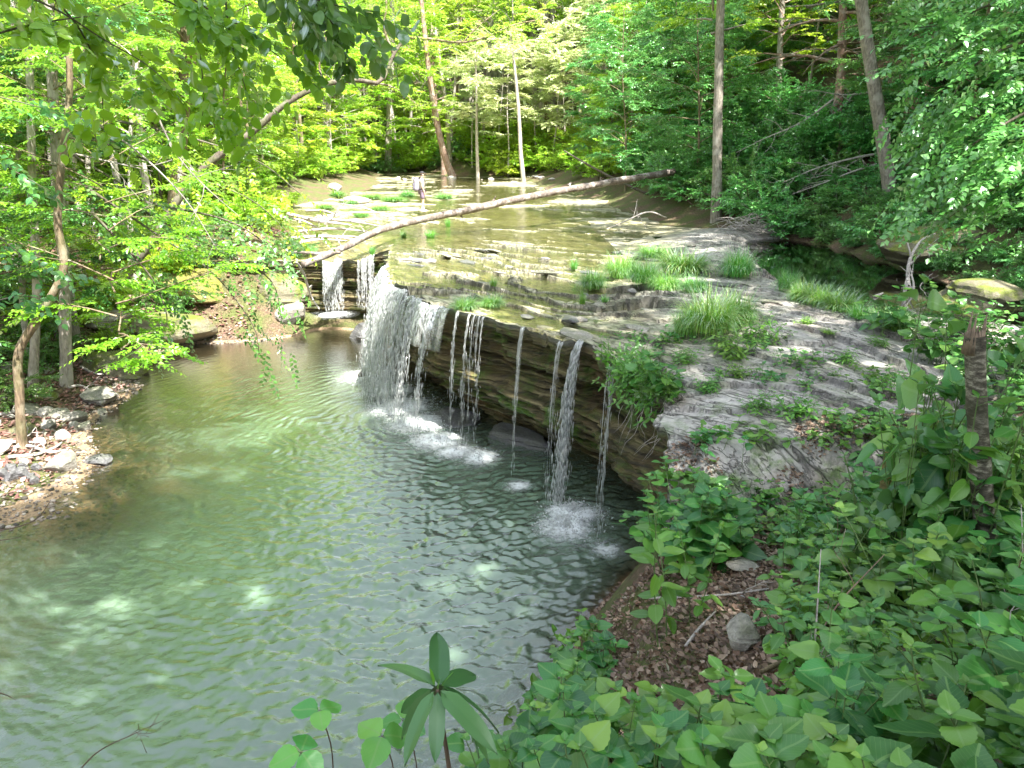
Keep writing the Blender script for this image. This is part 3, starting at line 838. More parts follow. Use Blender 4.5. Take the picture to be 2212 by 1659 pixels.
# ------------------------------------------------------------------ plant materials
L_SUN = leaf_mat('leaf_sunny', (.20, .40, .03), (.34, .56, .06), (.52, .70, .14), .48, .10, tcol=(.60, .78, .08))  # sunlit copy of the leaf, sunlight brightness put into its colour
L_GLARE = leaf_mat('leaf_glare', (.48, .58, .26), (.66, .74, .40), (.80, .86, .60), .42, .18, tcol=(.74, .82, .36))  # overexposed sunlight painted into the leaf colour
L_SHADE = leaf_mat('leaf_shade', (.07, .24, .05), (.14, .38, .10), (.25, .52, .18), .38, .30, .33, tcol=(.26, .54, .08))  # shaded copy of the leaf, cool shade tone put into its colour
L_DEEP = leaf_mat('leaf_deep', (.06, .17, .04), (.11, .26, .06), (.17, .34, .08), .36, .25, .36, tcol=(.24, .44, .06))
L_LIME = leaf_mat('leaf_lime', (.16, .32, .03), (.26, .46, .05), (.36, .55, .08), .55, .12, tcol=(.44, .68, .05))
L_HERB = leaf_mat('leaf_herb', (.025, .11, .03), (.08, .245, .06), (.22, .42, .09), .34, .2, .36, veins=True, tcol=(.20, .48, .07))
L_HERB2 = leaf_mat('leaf_herb_bright', (.07, .19, .03), (.12, .29, .05), (.22, .40, .08), .42, .2, .36, veins=True, tcol=(.28, .50, .05))
L_RHODO = leaf_mat('leaf_leathery', (.035, .10, .035), (.05, .14, .05), (.08, .18, .065), .2, .16, .34, veins=False, tcol=(.14, .26, .06))
L_FERN = leaf_mat('leaf_fern', (.07, .17, .06), (.11, .23, .08), (.16, .29, .10), .4, .15, .4, tcol=(.2, .4, .08))
L_GRASS = leaf_mat('leaf_grass', (.10, .32, .06), (.17, .44, .08), (.42, .50, .16), .42, .12, .4, tcol=(.25, .55, .08))
L_GREY = leaf_mat('needles_grey', (.20, .23, .18), (.32, .35, .29), (.45, .48, .42), .3, .1, .5, tcol=(.28, .34, .18))
B_GREY = bark_mat('bark_grey', (.10, .09, .075), (.32, .29, .25), (.42, .40, .36))
B_PALE = bark_mat('bark_pale', (.20, .175, .15), (.50, .45, .40), (.58, .55, .50))
B_DARK = bark_mat('bark_dark', (.030, .024, .018), (.13, .105, .08), (.20, .18, .15), moss=.35)
B_RED = bark_mat('bark_reddish', (.12, .075, .055), (.36, .24, .19), (.42, .36, .32))
B_BROWN = bark_mat('bark_brown', (.07, .05, .03), (.27, .20, .13), (.34, .30, .22), moss=.3)
B_DEAD = bark_mat('bark_dead', (.22, .20, .19), (.56, .52, .50), (.50, .45, .42))
STEM = plain_mat('stem_green', (.10, .17, .05), .6)
TWIG = plain_mat('twig_brown', (.09, .065, .045), .8)
# ------------------------------------------------------------------ tree stock
flatp = lambda q: .45 + .55 * math.sin(math.pi * q) ** .8
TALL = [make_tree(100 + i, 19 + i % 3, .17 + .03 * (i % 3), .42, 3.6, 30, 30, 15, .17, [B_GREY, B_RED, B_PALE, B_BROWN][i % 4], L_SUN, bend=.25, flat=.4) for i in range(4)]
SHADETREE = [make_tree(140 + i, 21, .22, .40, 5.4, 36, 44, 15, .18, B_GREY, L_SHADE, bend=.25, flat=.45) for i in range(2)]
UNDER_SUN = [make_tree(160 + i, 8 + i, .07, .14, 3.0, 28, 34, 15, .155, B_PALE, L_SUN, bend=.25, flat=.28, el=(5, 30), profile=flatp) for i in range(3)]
UNDER_GLARE = [make_tree(180 + i, 8, .06, .30, 2.8, 14, 44, 16, .15, B_PALE, L_GLARE, bend=.2, flat=.22, el=(0, 18), profile=flatp) for i in range(2)]
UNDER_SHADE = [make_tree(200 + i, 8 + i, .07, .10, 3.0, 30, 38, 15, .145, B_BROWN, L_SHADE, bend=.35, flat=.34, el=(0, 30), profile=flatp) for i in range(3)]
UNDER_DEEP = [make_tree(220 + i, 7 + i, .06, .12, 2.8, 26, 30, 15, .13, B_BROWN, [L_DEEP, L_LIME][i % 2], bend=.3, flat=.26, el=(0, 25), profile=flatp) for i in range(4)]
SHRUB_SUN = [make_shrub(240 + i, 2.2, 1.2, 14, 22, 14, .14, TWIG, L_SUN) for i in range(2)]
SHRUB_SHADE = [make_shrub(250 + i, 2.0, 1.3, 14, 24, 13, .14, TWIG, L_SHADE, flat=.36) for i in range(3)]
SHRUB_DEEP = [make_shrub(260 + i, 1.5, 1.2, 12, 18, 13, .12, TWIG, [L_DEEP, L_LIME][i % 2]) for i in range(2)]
GREYFIR = [make_tree(280 + i, 15, .19, .16, 3.4, 42, 16, 22, .05, B_RED, L_GREY, bend=.5, flat=.5, el=(-12, 18), spray_len=.55, profile=lambda q: 1 - .75 * q, dead=.35) for i in range(1)]

N_TREES = 0
def plant(name, stock, x, y, rz, sc, label, cat, group=None, sink=0, tilt=(0, 0)):
    z = top(x, y) - sink
    return inst(name, stock, (x, y, z), rz, sc, label, cat, group, tilt)

def key_tree(name, label, pts, y, r0, r1, mat, Htot=17, crown=None, cs=1.0, sides=12, group=None, crown_rz=0, cat='tree', depth=None):
    """a tree whose trunk follows surveyed points at its own distance"""
    ys_ = [y] * len(pts) if np.isscalar(y) else y
    P = np.array([at_y(px_, py_, yy_) for (px_, py_), yy_ in zip(pts, ys_)])
    base = P[0].copy(); base[2] = min(base[2], top(base[0], base[1]))
    r = empty(name, base); tag(r, label, cat, group)
    Q = [base - [0, 0, .5]] + ([P[0]] if P[0][2] - base[2] > .4 else [base]) + list(P[1:])
    if Htot:
        while Q[-1][2] - base[2] < Htot - 2:
            d = nrm(nrm(Q[-1] - Q[-2]) + np.array([0, 0, .5]))
            Q.append(Q[-1] + d * 2.2 + np.array([rng.normal(0, .08), rng.normal(0, .08), 0]))
    Q = resample(np.array(Q), 44)
    rad = np.interp(np.linspace(0, 1, 44), [0, .04, .12, 1], [r0 * 1.5, r0 * 1.25, r0, r1])
    mbt = MB(); V, F = tube(Q - base, rad, sides, rough=.13, seed=int(abs(base[0] * 37))); mbt.add(V, F)
    obj('trunk', mbt.mesh('trunk', mat, True), r)
    if crown:
        for pn, me in crown[1:]:
            o = obj(pn, me, r); tp = Q[-1] - base
            o.scale = (cs,) * 3; o.rotation_euler = (0, 0, crown_rz)
            hz_ = TOPZ[crown[0][1].name] * cs
            o.location = (tp[0], tp[1], tp[2] - hz_)
    return r, Q
TOPZ = {}
for st_ in TALL + SHADETREE + UNDER_SUN + UNDER_GLARE + UNDER_SHADE + UNDER_DEEP + GREYFIR:
    TOPZ[st_[0][1].name] = max(v.co.z for v in st_[0][1].vertices)

key_tree('tall_tree', 'straight grey trunk with a pale bark scar beside the brush pile', [(1547, 478), (1550, 300), (1553, 150), (1557, 0)], 30, .185, .10, B_GREY, 17, TALL[0], .9)
key_tree('tall_tree', 'slim grey trunk on the bank just right of the scarred straight trunk', [(1672, 330), (1683, 150), (1690, 0)], 37, .15, .07, B_GREY, 15, TALL[1], .8)
key_tree('tall_tree', 'grey leaning trunk curving left above the dark side pool', [(1930, 480), (1907, 300), (1887, 180), (1872, 80), (1852, -60)], 24, .21, .11, B_GREY, 15, SHADETREE[0], .6)
key_tree('tall_tree', 'thick reddish trunk half hidden by leaves right of the leaning grey trunk', [(1965, 330), (1985, 150), (1996, 0)], 27, .30, .17, B_RED, 18, SHADETREE[1], .75)
key_tree('tall_tree', 'thick grey trunk behind the leaves at the right, farthest right of the big trunks', [(2008, 300), (2022, 150), (2042, 0)], 28.5, .26, .15, B_GREY, 18, SHADETREE[0], .75, crown_rz=2)
key_tree('double_trunk_tree', 'left stem of the tall pale pair of trunks far behind the log', [(1171, 255), (1175, 120), (1178, 0)], 70, .42, .25, B_PALE, 21, TALL[2], 1, group=None)
key_tree('double_trunk_tree', 'right stem of the tall pale pair of trunks far behind the log', [(1186, 255), (1190, 120), (1194, 0)], 70.6, .40, .25, B_PALE, 21, TALL[3], 1)
key_tree('tall_tree', 'reddish sunlit trunk leaning left above the hiker', [(978, 385), (962, 340), (945, 270), (933, 200), (924, 130), (915, 50)], 61, .26, .15, B_RED, 15, TALL[0], .9, crown_rz=1)
key_tree('tall_tree', 'shorter reddish trunk close behind the left-leaning one above the hiker', [(958, 350), (949, 290), (941, 230), (935, 150)], 64, .2, .13, B_RED, 14, TALL[1], .8)
key_tree('slim_tree', 'slim pale upright trunk on the far bank between the hiker and the crooked one', [(1033, 404), (1030, 300), (1029, 200), (1026, 110)], 59, .13, .06, B_PALE, 11, UNDER_GLARE[0], .9)
key_tree('crooked_tree', 'crooked whitish trunk with a broken side limb behind the middle of the log', [(1133, 412), (1125, 330), (1121, 250), (1113, 160), (1103, 70)], 57, .17, .07, B_PALE, 11, UNDER_GLARE[1], .9)
key_tree('tall_tree', 'pale sunlit trunk above the dark upstream bend of the creek', [(838, 372), (841, 240), (846, 120)], 68, .28, .16, B_PALE, 17, TALL[3], .9)
key_tree('curved_sapling', 'brown sapling with a sharp elbow, nearest the pool on the left shore', [(45, 955), (42, 850), (40, 762), (75, 700), (112, 640), (136, 590), (138, 555), (125, 490), (128, 400), (140, 300), (150, 200), (150, 60)], 13.3, .085, .05, B_BROWN, 9, UNDER_DEEP[1], .8)
key_tree('slim_tree', 'pale mottled slim trunk left of the elbowed sapling', [(72, 842), (77, 700), (79, 600), (70, 400), (65, 200), (58, 0)], 16.3, .095, .06, B_PALE, 10, UNDER_DEEP[0], .8)
key_tree('slim_tree', 'smooth grey trunk with flared foot on the shore beside the mossy boulder', [(142, 822), (141, 700), (137, 560), (131, 470), (122, 330), (112, 150), (105, 0)], 17, .125, .09, B_PALE, 11, UNDER_DEEP[3], .9)
key_tree('slim_tree', 'thin pale trunk farthest left on the shore', [(52, 690), (45, 480), (37, 250), (28, 0)], 18, .075, .05, B_PALE, 9, UNDER_DEEP[2], .8)
key_tree('tall_tree', 'brown trunk rising behind the leaning arched tree on the left bank', [(372, 470), (384, 370), (392, 300), (402, 100)], 29, .24, .15, B_BROWN, 16, TALL[3], .9)
r_, Q_ = key_tree('arching_tree', 'leaning brown tree arching from the left bank out over the creek', [(226, 655), (282, 580), (345, 500), (395, 415), (455, 350), (540, 290), (620, 222), (700, 183), (770, 173), (815, 180), (836, 155), (850, 118), (876, 80)], list(np.linspace(22.0, 25.5, 13)), .145, .05, B_DARK, 0)
bz = np.array(r_.location)
for pts_, ra in (([(876, 80), (930, 84), (1000, 92), (1060, 76), (1105, 55), (1180, 40)], .045), ([(815, 180), (840, 185), (870, 200), (905, 230)], .03), ([(700, 183), (690, 140), (705, 100), (700, 60)], .04), ([(850, 118), (830, 60), (835, 10), (820, -60)], .05), ([(540, 290), (520, 220), (530, 130), (500, 40)], .05), ([(1000, 92), (1030, 60), (1080, 20)], .025)):
    
    V, F = tube(resample([at_y(a, b_, 25.3) - bz for a, b_ in pts_], 20), np.linspace(ra, ra * .4, 20), 6, rough=.1); mbt = MB(); mbt.add(V, F); obj('branch', mbt.mesh('branch', B_BROWN, True), r_)

C = MB(); SP = []; SD = []
rr_ = np.random.default_rng(5)
for (a, b_) in [(1180, 40), (1105, 55), (1060, 76), (930, 84), (905, 230), (820, -40), (700, 60), (835, 10), (500, 40), (530, 130), (1080, 20), (880, 80), (620, 200), (1010, 90)]:
    c_ = at_y(a, b_, 25.3) - bz
    for k in range(16):
        SP.append(c_ + rr_.normal(0, .5, 3) * [1, 1, .5]); SD.append([rr_.normal(), rr_.normal(), rr_.normal(0, .2)])
sprays(C, LS, np.array(SP), np.array(SD), rr_.uniform(.4, .9, len(SP)), 13, .10, rr_, .3)
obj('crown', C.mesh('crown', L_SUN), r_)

# grey lichen-hung conifer on the right bank
zf = at_y(1797, 350, 31)
inst('grey_conifer', GREYFIR[0], (zf[0], 31, top(zf[0], 31) - .1), .4, 1.05, 'half dead conifer with drooping grey lichen-hung branches on the right bank', 'tree')

# trees added beyond the edges of the view, crowns set to shade the foreground
for i, (x, y, rz, s) in enumerate([(7.6, 4.6, 0, 1.05), (9.5, -1.0, 1.1, 1.0), (12.5, 9.5, 2.0, 1.0), (13.2, 15, 3.3, 1.0), (14.5, 21, 4, .9), (1.8, -2.2, 5, 1.05), (-2.4, -1.8, 1, 1.0), (4.3, .7, 3, 1.0), (6.5, -6, 2, 1)]):
    plant('tall_tree', SHADETREE[i % 2], x, y, rz, s, 'unseen tall tree added to shade the pool and near bank', 'tree', 'unseen trees added to shade the foreground')

# ------------------------------------------------------------------ filling the woods
class Spots:
    def __init__(s): s.p = []
    def ok(s, x, y, d):
        for a, b_ in s.p:
            if (a - x) ** 2 + (b_ - y) ** 2 < d * d: return False
        s.p.append((x, y)); return True
def side_word(x, y):
    px_, _ = proj((x, y, top(x, y)))
    for lim, wd in ((330, 'behind the elbowed sapling'), (640, 'behind the arching tree'), (860, 'left of the upstream bend'), (1010, 'above the hiker'), (1160, 'around the slim far-bank trunks'), (1330, 'behind the high end of the log'), (1560, 'left of the scarred straight trunk'), (1760, 'behind the brush pile'), (1900, 'around the grey conifer'), (9999, 'right of the leaning grey trunk')):
        if px_ < lim: return wd
def inview(x, y, h=6, m=120):
    a = proj((x, y, top(x, y))); b_ = proj((x, y, top(x, y) + h))
    return y > 2 and -m < a[0] < 2212 + m and b_[1] < 1700

sp_ = Spots(); r = np.random.default_rng(21)
def scatter(n, box, d, cond, fn, tries=60):
    k = 0
    for _ in range(n * tries):
        if k >= n: break
        x = r.uniform(box[0], box[1]); y = r.uniform(box[2], box[3])
        if not cond(x, y): continue
        if not sp_.ok(x, y, d): continue
        fn(x, y, k); k += 1
    return k

def put(name, stocks, adj, cat, s0=.8, s1=1.25, tl=.03):
    def fn(x, y, k):
        wd = side_word(x, y); lab = f'{adj} {wd}'
        plant(name, stocks[r.integers(len(stocks))], x, y, r.uniform(0, 6.28), r.uniform(s0, s1), lab, cat, lab, tilt=(r.normal(0, tl), r.normal(0, tl)))
    return fn
creek_l = lambda y: np.interp(y, [24, 30, 40, 50, 58, 66, 80], [-9.5, -11.0, -11.5, -12, -12.5, -12, -8.5])
creek_r = lambda y: np.interp(y, [24, 30, 40, 46, 52, 58, 66, 80], [9.5, 8.5, 6.2, 4.6, 3.6, 1.5, -6, -8.4])
away = lambda x, y: (x < creek_l(y) or x > creek_r(y)) and inview(x, y)
# far forest
scatter(60, (-30, 34, 62, 96), 2.6, lambda x, y: away(x, y) and x > creek_r(y) + 1, put('tall_tree', TALL, 'tall slim sunlit trunk in the far woods', 'tree', .75, 1.15))
scatter(30, (-40, -3, 50, 96), 3.0, away, put('tall_tree', TALL, 'tall tree on the left hillside', 'tree', .75, 1.1))
scatter(12, (19, 44, 44, 64), 3.2, away, put('tall_tree', TALL, 'tall tree on the right hillside', 'tree', .7, 1.0))
scatter(8, (16, 30, 26, 44), 3.4, away, put('tall_tree', TALL, 'tall tree on the near right slope', 'tree', .6, .8))
scatter(46, (-16, 16, 66, 90), 1.5, away, put('slim_tree', [TALL[2]], 'thin pale pole tree in the far woods', 'tree', .5, .75))
# sunlit understorey across the creek
scatter(20, (-9, 12, 58, 74), 2.2, away, put('dogwood', UNDER_GLARE, 'layered small tree painted sun-pale', 'small tree', .8, 1.3))
scatter(36, (-26, 22, 58, 88), 2.2, away, put('understorey_tree', UNDER_SUN, 'sunlit green small tree', 'small tree', .8, 1.3))
scatter(24, (-26, -11.5, 30, 60), 2.3, away, put('understorey_tree', UNDER_SUN + UNDER_DEEP[1:2], 'yellow green small tree', 'small tree', .7, 1.1))
scatter(34, (3, 24, 34, 58), 2.0, lambda x, y: away(x, y) and not (y < 39 and 1540 < proj((x, y, 3))[0] < 1985), put('understorey_tree', UNDER_SHADE + UNDER_SUN[:1], 'blue green small tree', 'small tree', .7, 1.1))
# right bank
scatter(26, (13, 38, 37, 64), 2.0, away, put('understorey_tree', UNDER_SHADE + UNDER_SUN, 'green small tree high on the right slope', 'small tree', .8, 1.3))
scatter(44, (9.0, 12.5, 10.5, 27), .42, lambda x, y: .05 < gz1(x, y) < .6 and inview(x, y), put('bank_herb', SHRUB_SHADE, 'low green shrub at the waterline of the side pool', 'shrub', .16, .3))
scatter(26, (9.6, 22, 11, 36), 1.9, lambda x, y: x > creek_r(y) + .9 + (1.2 if y < 26 else 0) and inview(x, y) and not (1540 < proj((x, y, 3))[0] < 1985), put('understorey_tree', UNDER_SHADE, 'leafy shaded small tree', 'small tree', .6, 1.0))
# left bank
scatter(14, (-20, -11, 13, 30), 1.5, lambda x, y: x < -11.2 and inview(x, y), put('slim_tree', [TALL[2]], 'thin pale pole tree on the left bank', 'tree', .42, .62))
scatter(26, (-26, -10.5, 12, 32), 2.0, lambda x, y: x < -11.3 - .0 * y and inview(x, y), put('understorey_tree', UNDER_DEEP, 'layered shaded small tree', 'small tree', .7, 1.1))
# shrubs along the edges
sp_.p = []
scatter(30, (-13, -1, 64, 82), 1.3, lambda x, y: inview(x, y), put('shrub', SHRUB_DEEP + SHRUB_SUN, 'shrub closing the dark upstream bend', 'shrub', .7, 1.4))
scatter(60, (-17, -9.6, 27, 60), .75, lambda x, y: creek_l(y) - 4.5 < x < creek_l(y) + .6 and inview(x, y), put('shrub', SHRUB_SUN + SHRUB_DEEP[1:], 'sunlit leafy shrub on the left creek bank', 'shrub', .3, .8))
scatter(64, (-16, 14, 44, 72), 1.15, lambda x, y: (creek_r(y) + .3 < x < creek_r(y) + 8 or creek_l(y) - 5 < x < creek_l(y) - .2) and inview(x, y), put('shrub', SHRUB_SUN, 'sunlit leafy shrub on the creek bank', 'shrub', .6, 1.3))
scatter(44, (9.8, 14, 10.5, 27), .6, lambda x, y: gz1(x, y) > .22 and inview(x, y), put('shrub', SHRUB_SHADE, 'blue green shrub overhanging the side pool', 'shrub', .3, .6))
scatter(90, (7, 18, 10, 46), .9, lambda x, y: creek_r(y) - .05 + (.55 if y < 26 else 0) < x < creek_r(y) + 6 and inview(x, y), put('shrub', SHRUB_SHADE, 'shaded blue green shrub on the bank', 'shrub', .6, 1.15))
scatter(26, (-13, -6.4, 23.6, 34), .7, lambda x, y: (x < creek_l(max(y, 24)) + 1.2 or (y < 25 and x < -7.0)) and gz1(x, y) > -2.0 and inview(x, y), put('shrub', SHRUB_DEEP + SHRUB_SUN[:1], 'leafy shrub beside the alcove', 'shrub', .4, .75))
scatter(40, (-20, -10.6, 15, 46), 1.3, lambda x, y: x < creek_l(max(y, 24)) - .3 and inview(x, y), put('shrub', SHRUB_DEEP + SHRUB_SUN[:1], 'low leafy shrub on the left bank', 'shrub', .45, 1.0))
# ------------------------------------------------------------------ where a sight line meets the land
_tt = np.concatenate([np.linspace(1.2, 12, 260), np.linspace(12.05, 110, 700)])
def hit(X, Y):
    d = ray(X, Y); P = np.array([0, 0, CAMZ]) + d[None] * _tt[:, None]
    g_ = np.maximum(top_a(P[:, 0], P[:, 1]), np.where(P[:, 0] < 2.2, POOL, -9))
    i = np.argmax(P[:, 2] < g_)
    q = P[i].copy(); q[2] = g_[i]; return q
def scale_at(p):                       # metres per survey pixel
    f = p[1] * math.cos(PITCH) - (p[2] - CAMZ) * math.sin(PITCH)
    return f / FPX * K

# ------------------------------------------------------------------ falling water
m, nt, out = new_mat('white_water'); g = NT(nt)
p = g.pos(); n1 = g.noise(g.vmul(p, (1, 1, .35)), 26, 3)
d1 = g.n('ShaderNodeBsdfDiffuse'); g.l(g.ramp(n1, [(.3, (.78, .82, .83)), (.65, (.97, .98, .98))]), d1.inputs[0])
t1 = g.n('ShaderNodeBsdfTranslucent'); t1.inputs[0].default_value = (.85, .9, .92, 1)
gl = g.n('ShaderNodeBsdfGlossy'); gl.inputs['Roughness'].default_value = .12
mx = g.n('ShaderNodeMixShader'); mx.inputs[0].default_value = .45; g.l(d1.outputs[0], mx.inputs[1]); g.l(t1.outputs[0], mx.inputs[2])
mx2 = g.n('ShaderNodeMixShader'); mx2.inputs[0].default_value = .28; g.l(mx.outputs[0], mx2.inputs[1]); g.l(gl.outputs[0], mx2.inputs[2])
tr = g.n('ShaderNodeBsdfTransparent'); mx3 = g.n('ShaderNodeMixShader'); mx3.inputs[0].default_value = .22; g.l(mx2.outputs[0], mx3.inputs[1]); g.l(tr.outputs[0], mx3.inputs[2])
g.l(mx3.outputs[0], out.inputs[0]); WHITE = m
m, nt, out = new_mat('clear_falling_water'); g = NT(nt)
p = g.pos(); a = g.attr('thick'); n1 = g.noise(g.vmul(p, (1, 1, .16)), 22, 4, .7)
d1 = g.n('ShaderNodeBsdfDiffuse'); d1.inputs[0].default_value = (.80, .86, .86, 1)
gl = g.n('ShaderNodeBsdfGlossy'); gl.inputs['Roughness'].default_value = .08
tr = g.n('ShaderNodeBsdfTransparent'); tr.inputs[0].default_value = (.93, .95, .93, 1)
mx = g.n('ShaderNodeMixShader'); mx.inputs[0].default_value = .3; g.l(d1.outputs[0], mx.inputs[1]); g.l(gl.outputs[0], mx.inputs[2])
mx2 = g.n('ShaderNodeMixShader'); g.l(g.math('MULTIPLY', g.ramp(n1, [(.38, (.15, .15, .15)), (.60, (1, 1, 1))]), a, clamp=True), mx2.inputs[0])
g.l(tr.outputs[0], mx2.inputs[1]); g.l(mx.outputs[0], mx2.inputs[2]); g.l(mx2.outputs[0], out.inputs[0]); SHEET = m
m, nt, out = new_mat('foam'); g = NT(nt)
p = g.pos(); a = g.attr('thick'); n1 = g.noise(p, 13, 7, .75, .3)
d1 = g.n('ShaderNodeBsdfDiffuse'); d1.inputs[0].default_value = (.88, .93, .94, 1)
tr = g.n('ShaderNodeBsdfTransparent')
f = g.math('MULTIPLY', g.math('MULTIPLY', a, 1.25), g.ramp(g.math('ADD', n1, g.math('MULTIPLY', a, .45)), [(.50, (0, 0, 0)), (.80, (1, 1, 1))]), clamp=True)
mx = g.n('ShaderNodeMixShader'); g.l(f, mx.inputs[0]); g.l(tr.outputs[0], mx.inputs[1]); g.l(d1.outputs[0], mx.inputs[2]); g.l(mx.outputs[0], out.inputs[0]); FOAM = m

_oct = np.array([(1, 0, 0), (0, 1, 0), (-1, 0, 0), (0, -1, 0), (0, 0, 1.3), (0, 0, -.8)], float)
_octF = np.array([(0, 1, 4), (1, 2, 4), (2, 3, 4), (3, 0, 4), (1, 0, 5), (2, 1, 5), (3, 2, 5), (0, 3, 5)])
def drops(mb, P, D, Ln, R):
    n = len(P); D = nrm(D); A = nrm(np.cross(D, np.array([.3, 1, .2]))); B = np.cross(D, A)
    V = P[:, None] + R[:, None, None] * (_oct[None, :, 0:1] * A[:, None] + _oct[None, :, 1:2] * B[:, None]) + Ln[:, None, None] * _oct[None, :, 2:3] * D[:, None]
    mb.add(V.reshape(-1, 3), (_octF[None] + (np.arange(n) * 6)[:, None, None]).reshape(-1, 3))

PX = np.array([proj((a[0], a[1], b_)) for a, b_ in zip(LIPP, zt0)])
n_main = len(ys)
def lip_range(x0, x1, main=True):
    idx = np.arange(n_main) if main else np.arange(n_main, len(LIPP))
    return [i for i in idx if x0 <= PX[i, 0] <= x1]

def waterfall(label, idx, N, v0, sheet, zend, seed, strands=0, rad=.010, clump=.0, spread=.05):
    r = np.random.default_rng(seed); idx = np.array(sorted(idx))
    c = LIPP[idx].mean(0); root = empty('waterfall', (c[0], c[1], 0)); tag(root, label, 'waterfall'); off0 = np.array([c[0], c[1], 0])
    def start(k):                                     # position and outward direction along the lip, k fractional
        k = np.clip(k, idx[0], idx[-1]); i = np.floor(k).astype(int); i = np.minimum(i, len(LIPP) - 2); fr = (k - i)[:, None]
        P = LIPP[i] * (1 - fr) + LIPP[i + 1] * fr
        Z = np.minimum(shelf(P[:, 0], P[:, 1]), water_level(P[:, 0], P[:, 1]) + .02)
        Nn = LIPN[i]; return np.concatenate([P + Nn * .03, Z[:, None]], 1), np.concatenate([Nn, np.zeros((len(i), 1))], 1)
    mb = MB()
    # drops
    lanes = r.uniform(idx[0], idx[-1], max(strands, 3)) if strands else None
    k = r.uniform(idx[0], idx[-1], N) if not strands else lanes[r.integers(0, len(lanes), N)] + r.normal(0, .22 + clump, N)
    lane_v = .8 + .4 * vn(k * .6, k * 0, seed)
    P0, Nn = start(k)
    H = P0[:, 2] - zend; T = np.sqrt(np.maximum(.02, 2 * H / 9.8))
    t = T * r.uniform(.04, 1, N) ** .75
    v = v0 * lane_v * r.uniform(.9, 1.1, N)
    P = P0 + Nn * (v * t)[:, None]; P[:, 2] = P0[:, 2] - 4.9 * t * t
    j = spread * (t / T) ** 1.3
    P[:, :2] += r.normal(0, 1, (N, 2)) * j[:, None]
    D = Nn * v[:, None]; D = D - np.array([0, 0, 9.8]) * t[:, None]
    ln = r.uniform(.04, .19, N) * (1.1 - .6 * t / T) * (.6 + .8 * t); rr = rad * r.uniform(.28, .78, N)
    drops(mb, P - off0, D, ln, rr)
    # continuous threads near the lip
    nth = strands * 2 if strands else int(len(idx) * 3)
    ks = (lanes[np.arange(nth) % len(lanes)] + r.normal(0, .12 + clump * .5, nth)) if strands else r.uniform(idx[0], idx[-1], nth)
    P0, Nn = start(ks)
    for q in range(nth):
        T_ = math.sqrt(max(.02, 2 * (P0[q, 2] - zend) / 9.8)); t1_ = T_ * r.uniform(.45, 1.0); tt = np.linspace(0, t1_, 9)
        vv = v0 * (.8 + .4 * float(vn(ks[q] * .6, 0, seed)))
        pl = P0[q][None] + Nn[q][None] * (vv * tt)[:, None]; pl[:, 2] = P0[q, 2] - 4.9 * tt ** 2
        V, F = tube(pl - off0, rad * r.uniform(.5, 1.0) * np.linspace(1.2, .5, 9), 4, cap=False); mb.add(V, F)
    obj('drops_and_threads', mb.mesh('drops_and_threads', WHITE, True), root)  # falling drops and continuous threads in one mesh
    if sheet > 0:
        mb = MB(); nS, nT = max(8, len(idx) * 2), 26
        ks = np.linspace(idx[0], idx[-1], nS); P0, Nn = start(ks)
        T_ = np.sqrt(np.maximum(.02, 2 * (P0[:, 2] - zend) / 9.8)); tt = np.linspace(0, 1, nT)[None] * T_[:, None] * sheet
        vv = v0 * (.8 + .4 * vn(ks * .6, ks * 0, seed))
        pl = P0[:, None] + Nn[:, None] * (vv[:, None] * tt)[..., None]; pl[..., 2] = P0[:, 2][:, None] - 4.9 * tt ** 2
        pl += Nn[:, None] * (.03 * fbm(np.repeat(ks[:, None], nT, 1) * .9, tt * 2, seed, 3))[..., None]
        mb.add((pl - off0).reshape(-1, 3), grid_faces(nS, nT))
        th = (1 - .75 * np.linspace(0, 1, nT)[None] ** 1.5) * (.35 + .9 * vn(ks * .5, ks * 0, seed + 3))[:, None] * np.minimum(1, np.minimum(np.arange(nS), np.arange(nS)[::-1]) / 2.)[:, None]
        obj('water_sheet', mb.mesh('water_sheet', SHEET, True, {'thick': th.ravel()}), root)
    return root, off0

def splash(root, off0, spots, n, seed, z=POOL, k=1.0, hgt=.16):
    """foam spread on the water with flying drops; spots: (x, y, radius)"""
    r = np.random.default_rng(seed); mb = MB(); TH = []
    xs_ = [s[0] for s in spots]; ys2 = [s[1] for s in spots]; R = max(s[2] for s in spots) * 2.2
    ax = np.arange(min(xs_) - R, max(xs_) + R, .05); ay = np.arange(min(ys2) - R, max(ys2) + R, .05)
    A, B = np.meshgrid(ax, ay); th = np.zeros_like(A)
    for (x, y, rad) in spots:
        th = np.maximum(th, .80 * k * np.exp(-((np.hypot(A - x, B - y) + .25 * rad * fbm(A * 3, B * 3, seed)) / rad) ** 2))
    Z = z + .030 + .09 * th * (fbm(A * 6, B * 6, seed + 1, 5) + .35)
    msk = th > .03
    mb.add(np.stack([A - off0[0], B - off0[1], Z], -1), grid_faces(len(ay), len(ax), msk)); TH.append(th.ravel())
    o = obj('foam', mb.mesh('foam', FOAM, True, {'thick': th.ravel()}), root)
    if n <= 320: return
    mb = MB(); w_ = np.array([s[2] ** 2 for s in spots]); w_ = w_ / w_.sum()
    i = r.choice(len(spots), n, p=w_); S = np.array(spots)[i]
    rad = np.abs(r.normal(0, .55, n)) * S[:, 2]; a = r.uniform(0, 6.28, n)
    P = np.stack([S[:, 0] + rad * np.cos(a), S[:, 1] + rad * np.sin(a), z + .02 + hgt * np.exp(-rad / S[:, 2]) * r.random(n) ** 2], 1)
    drops(mb, P - off0, r.normal(0, 1, (n, 3)), r.uniform(.006, .028, n), r.uniform(.005, .018, n))
    obj('spray_drops', mb.mesh('spray_drops', WHITE, True), root)  # flying drops above the foam

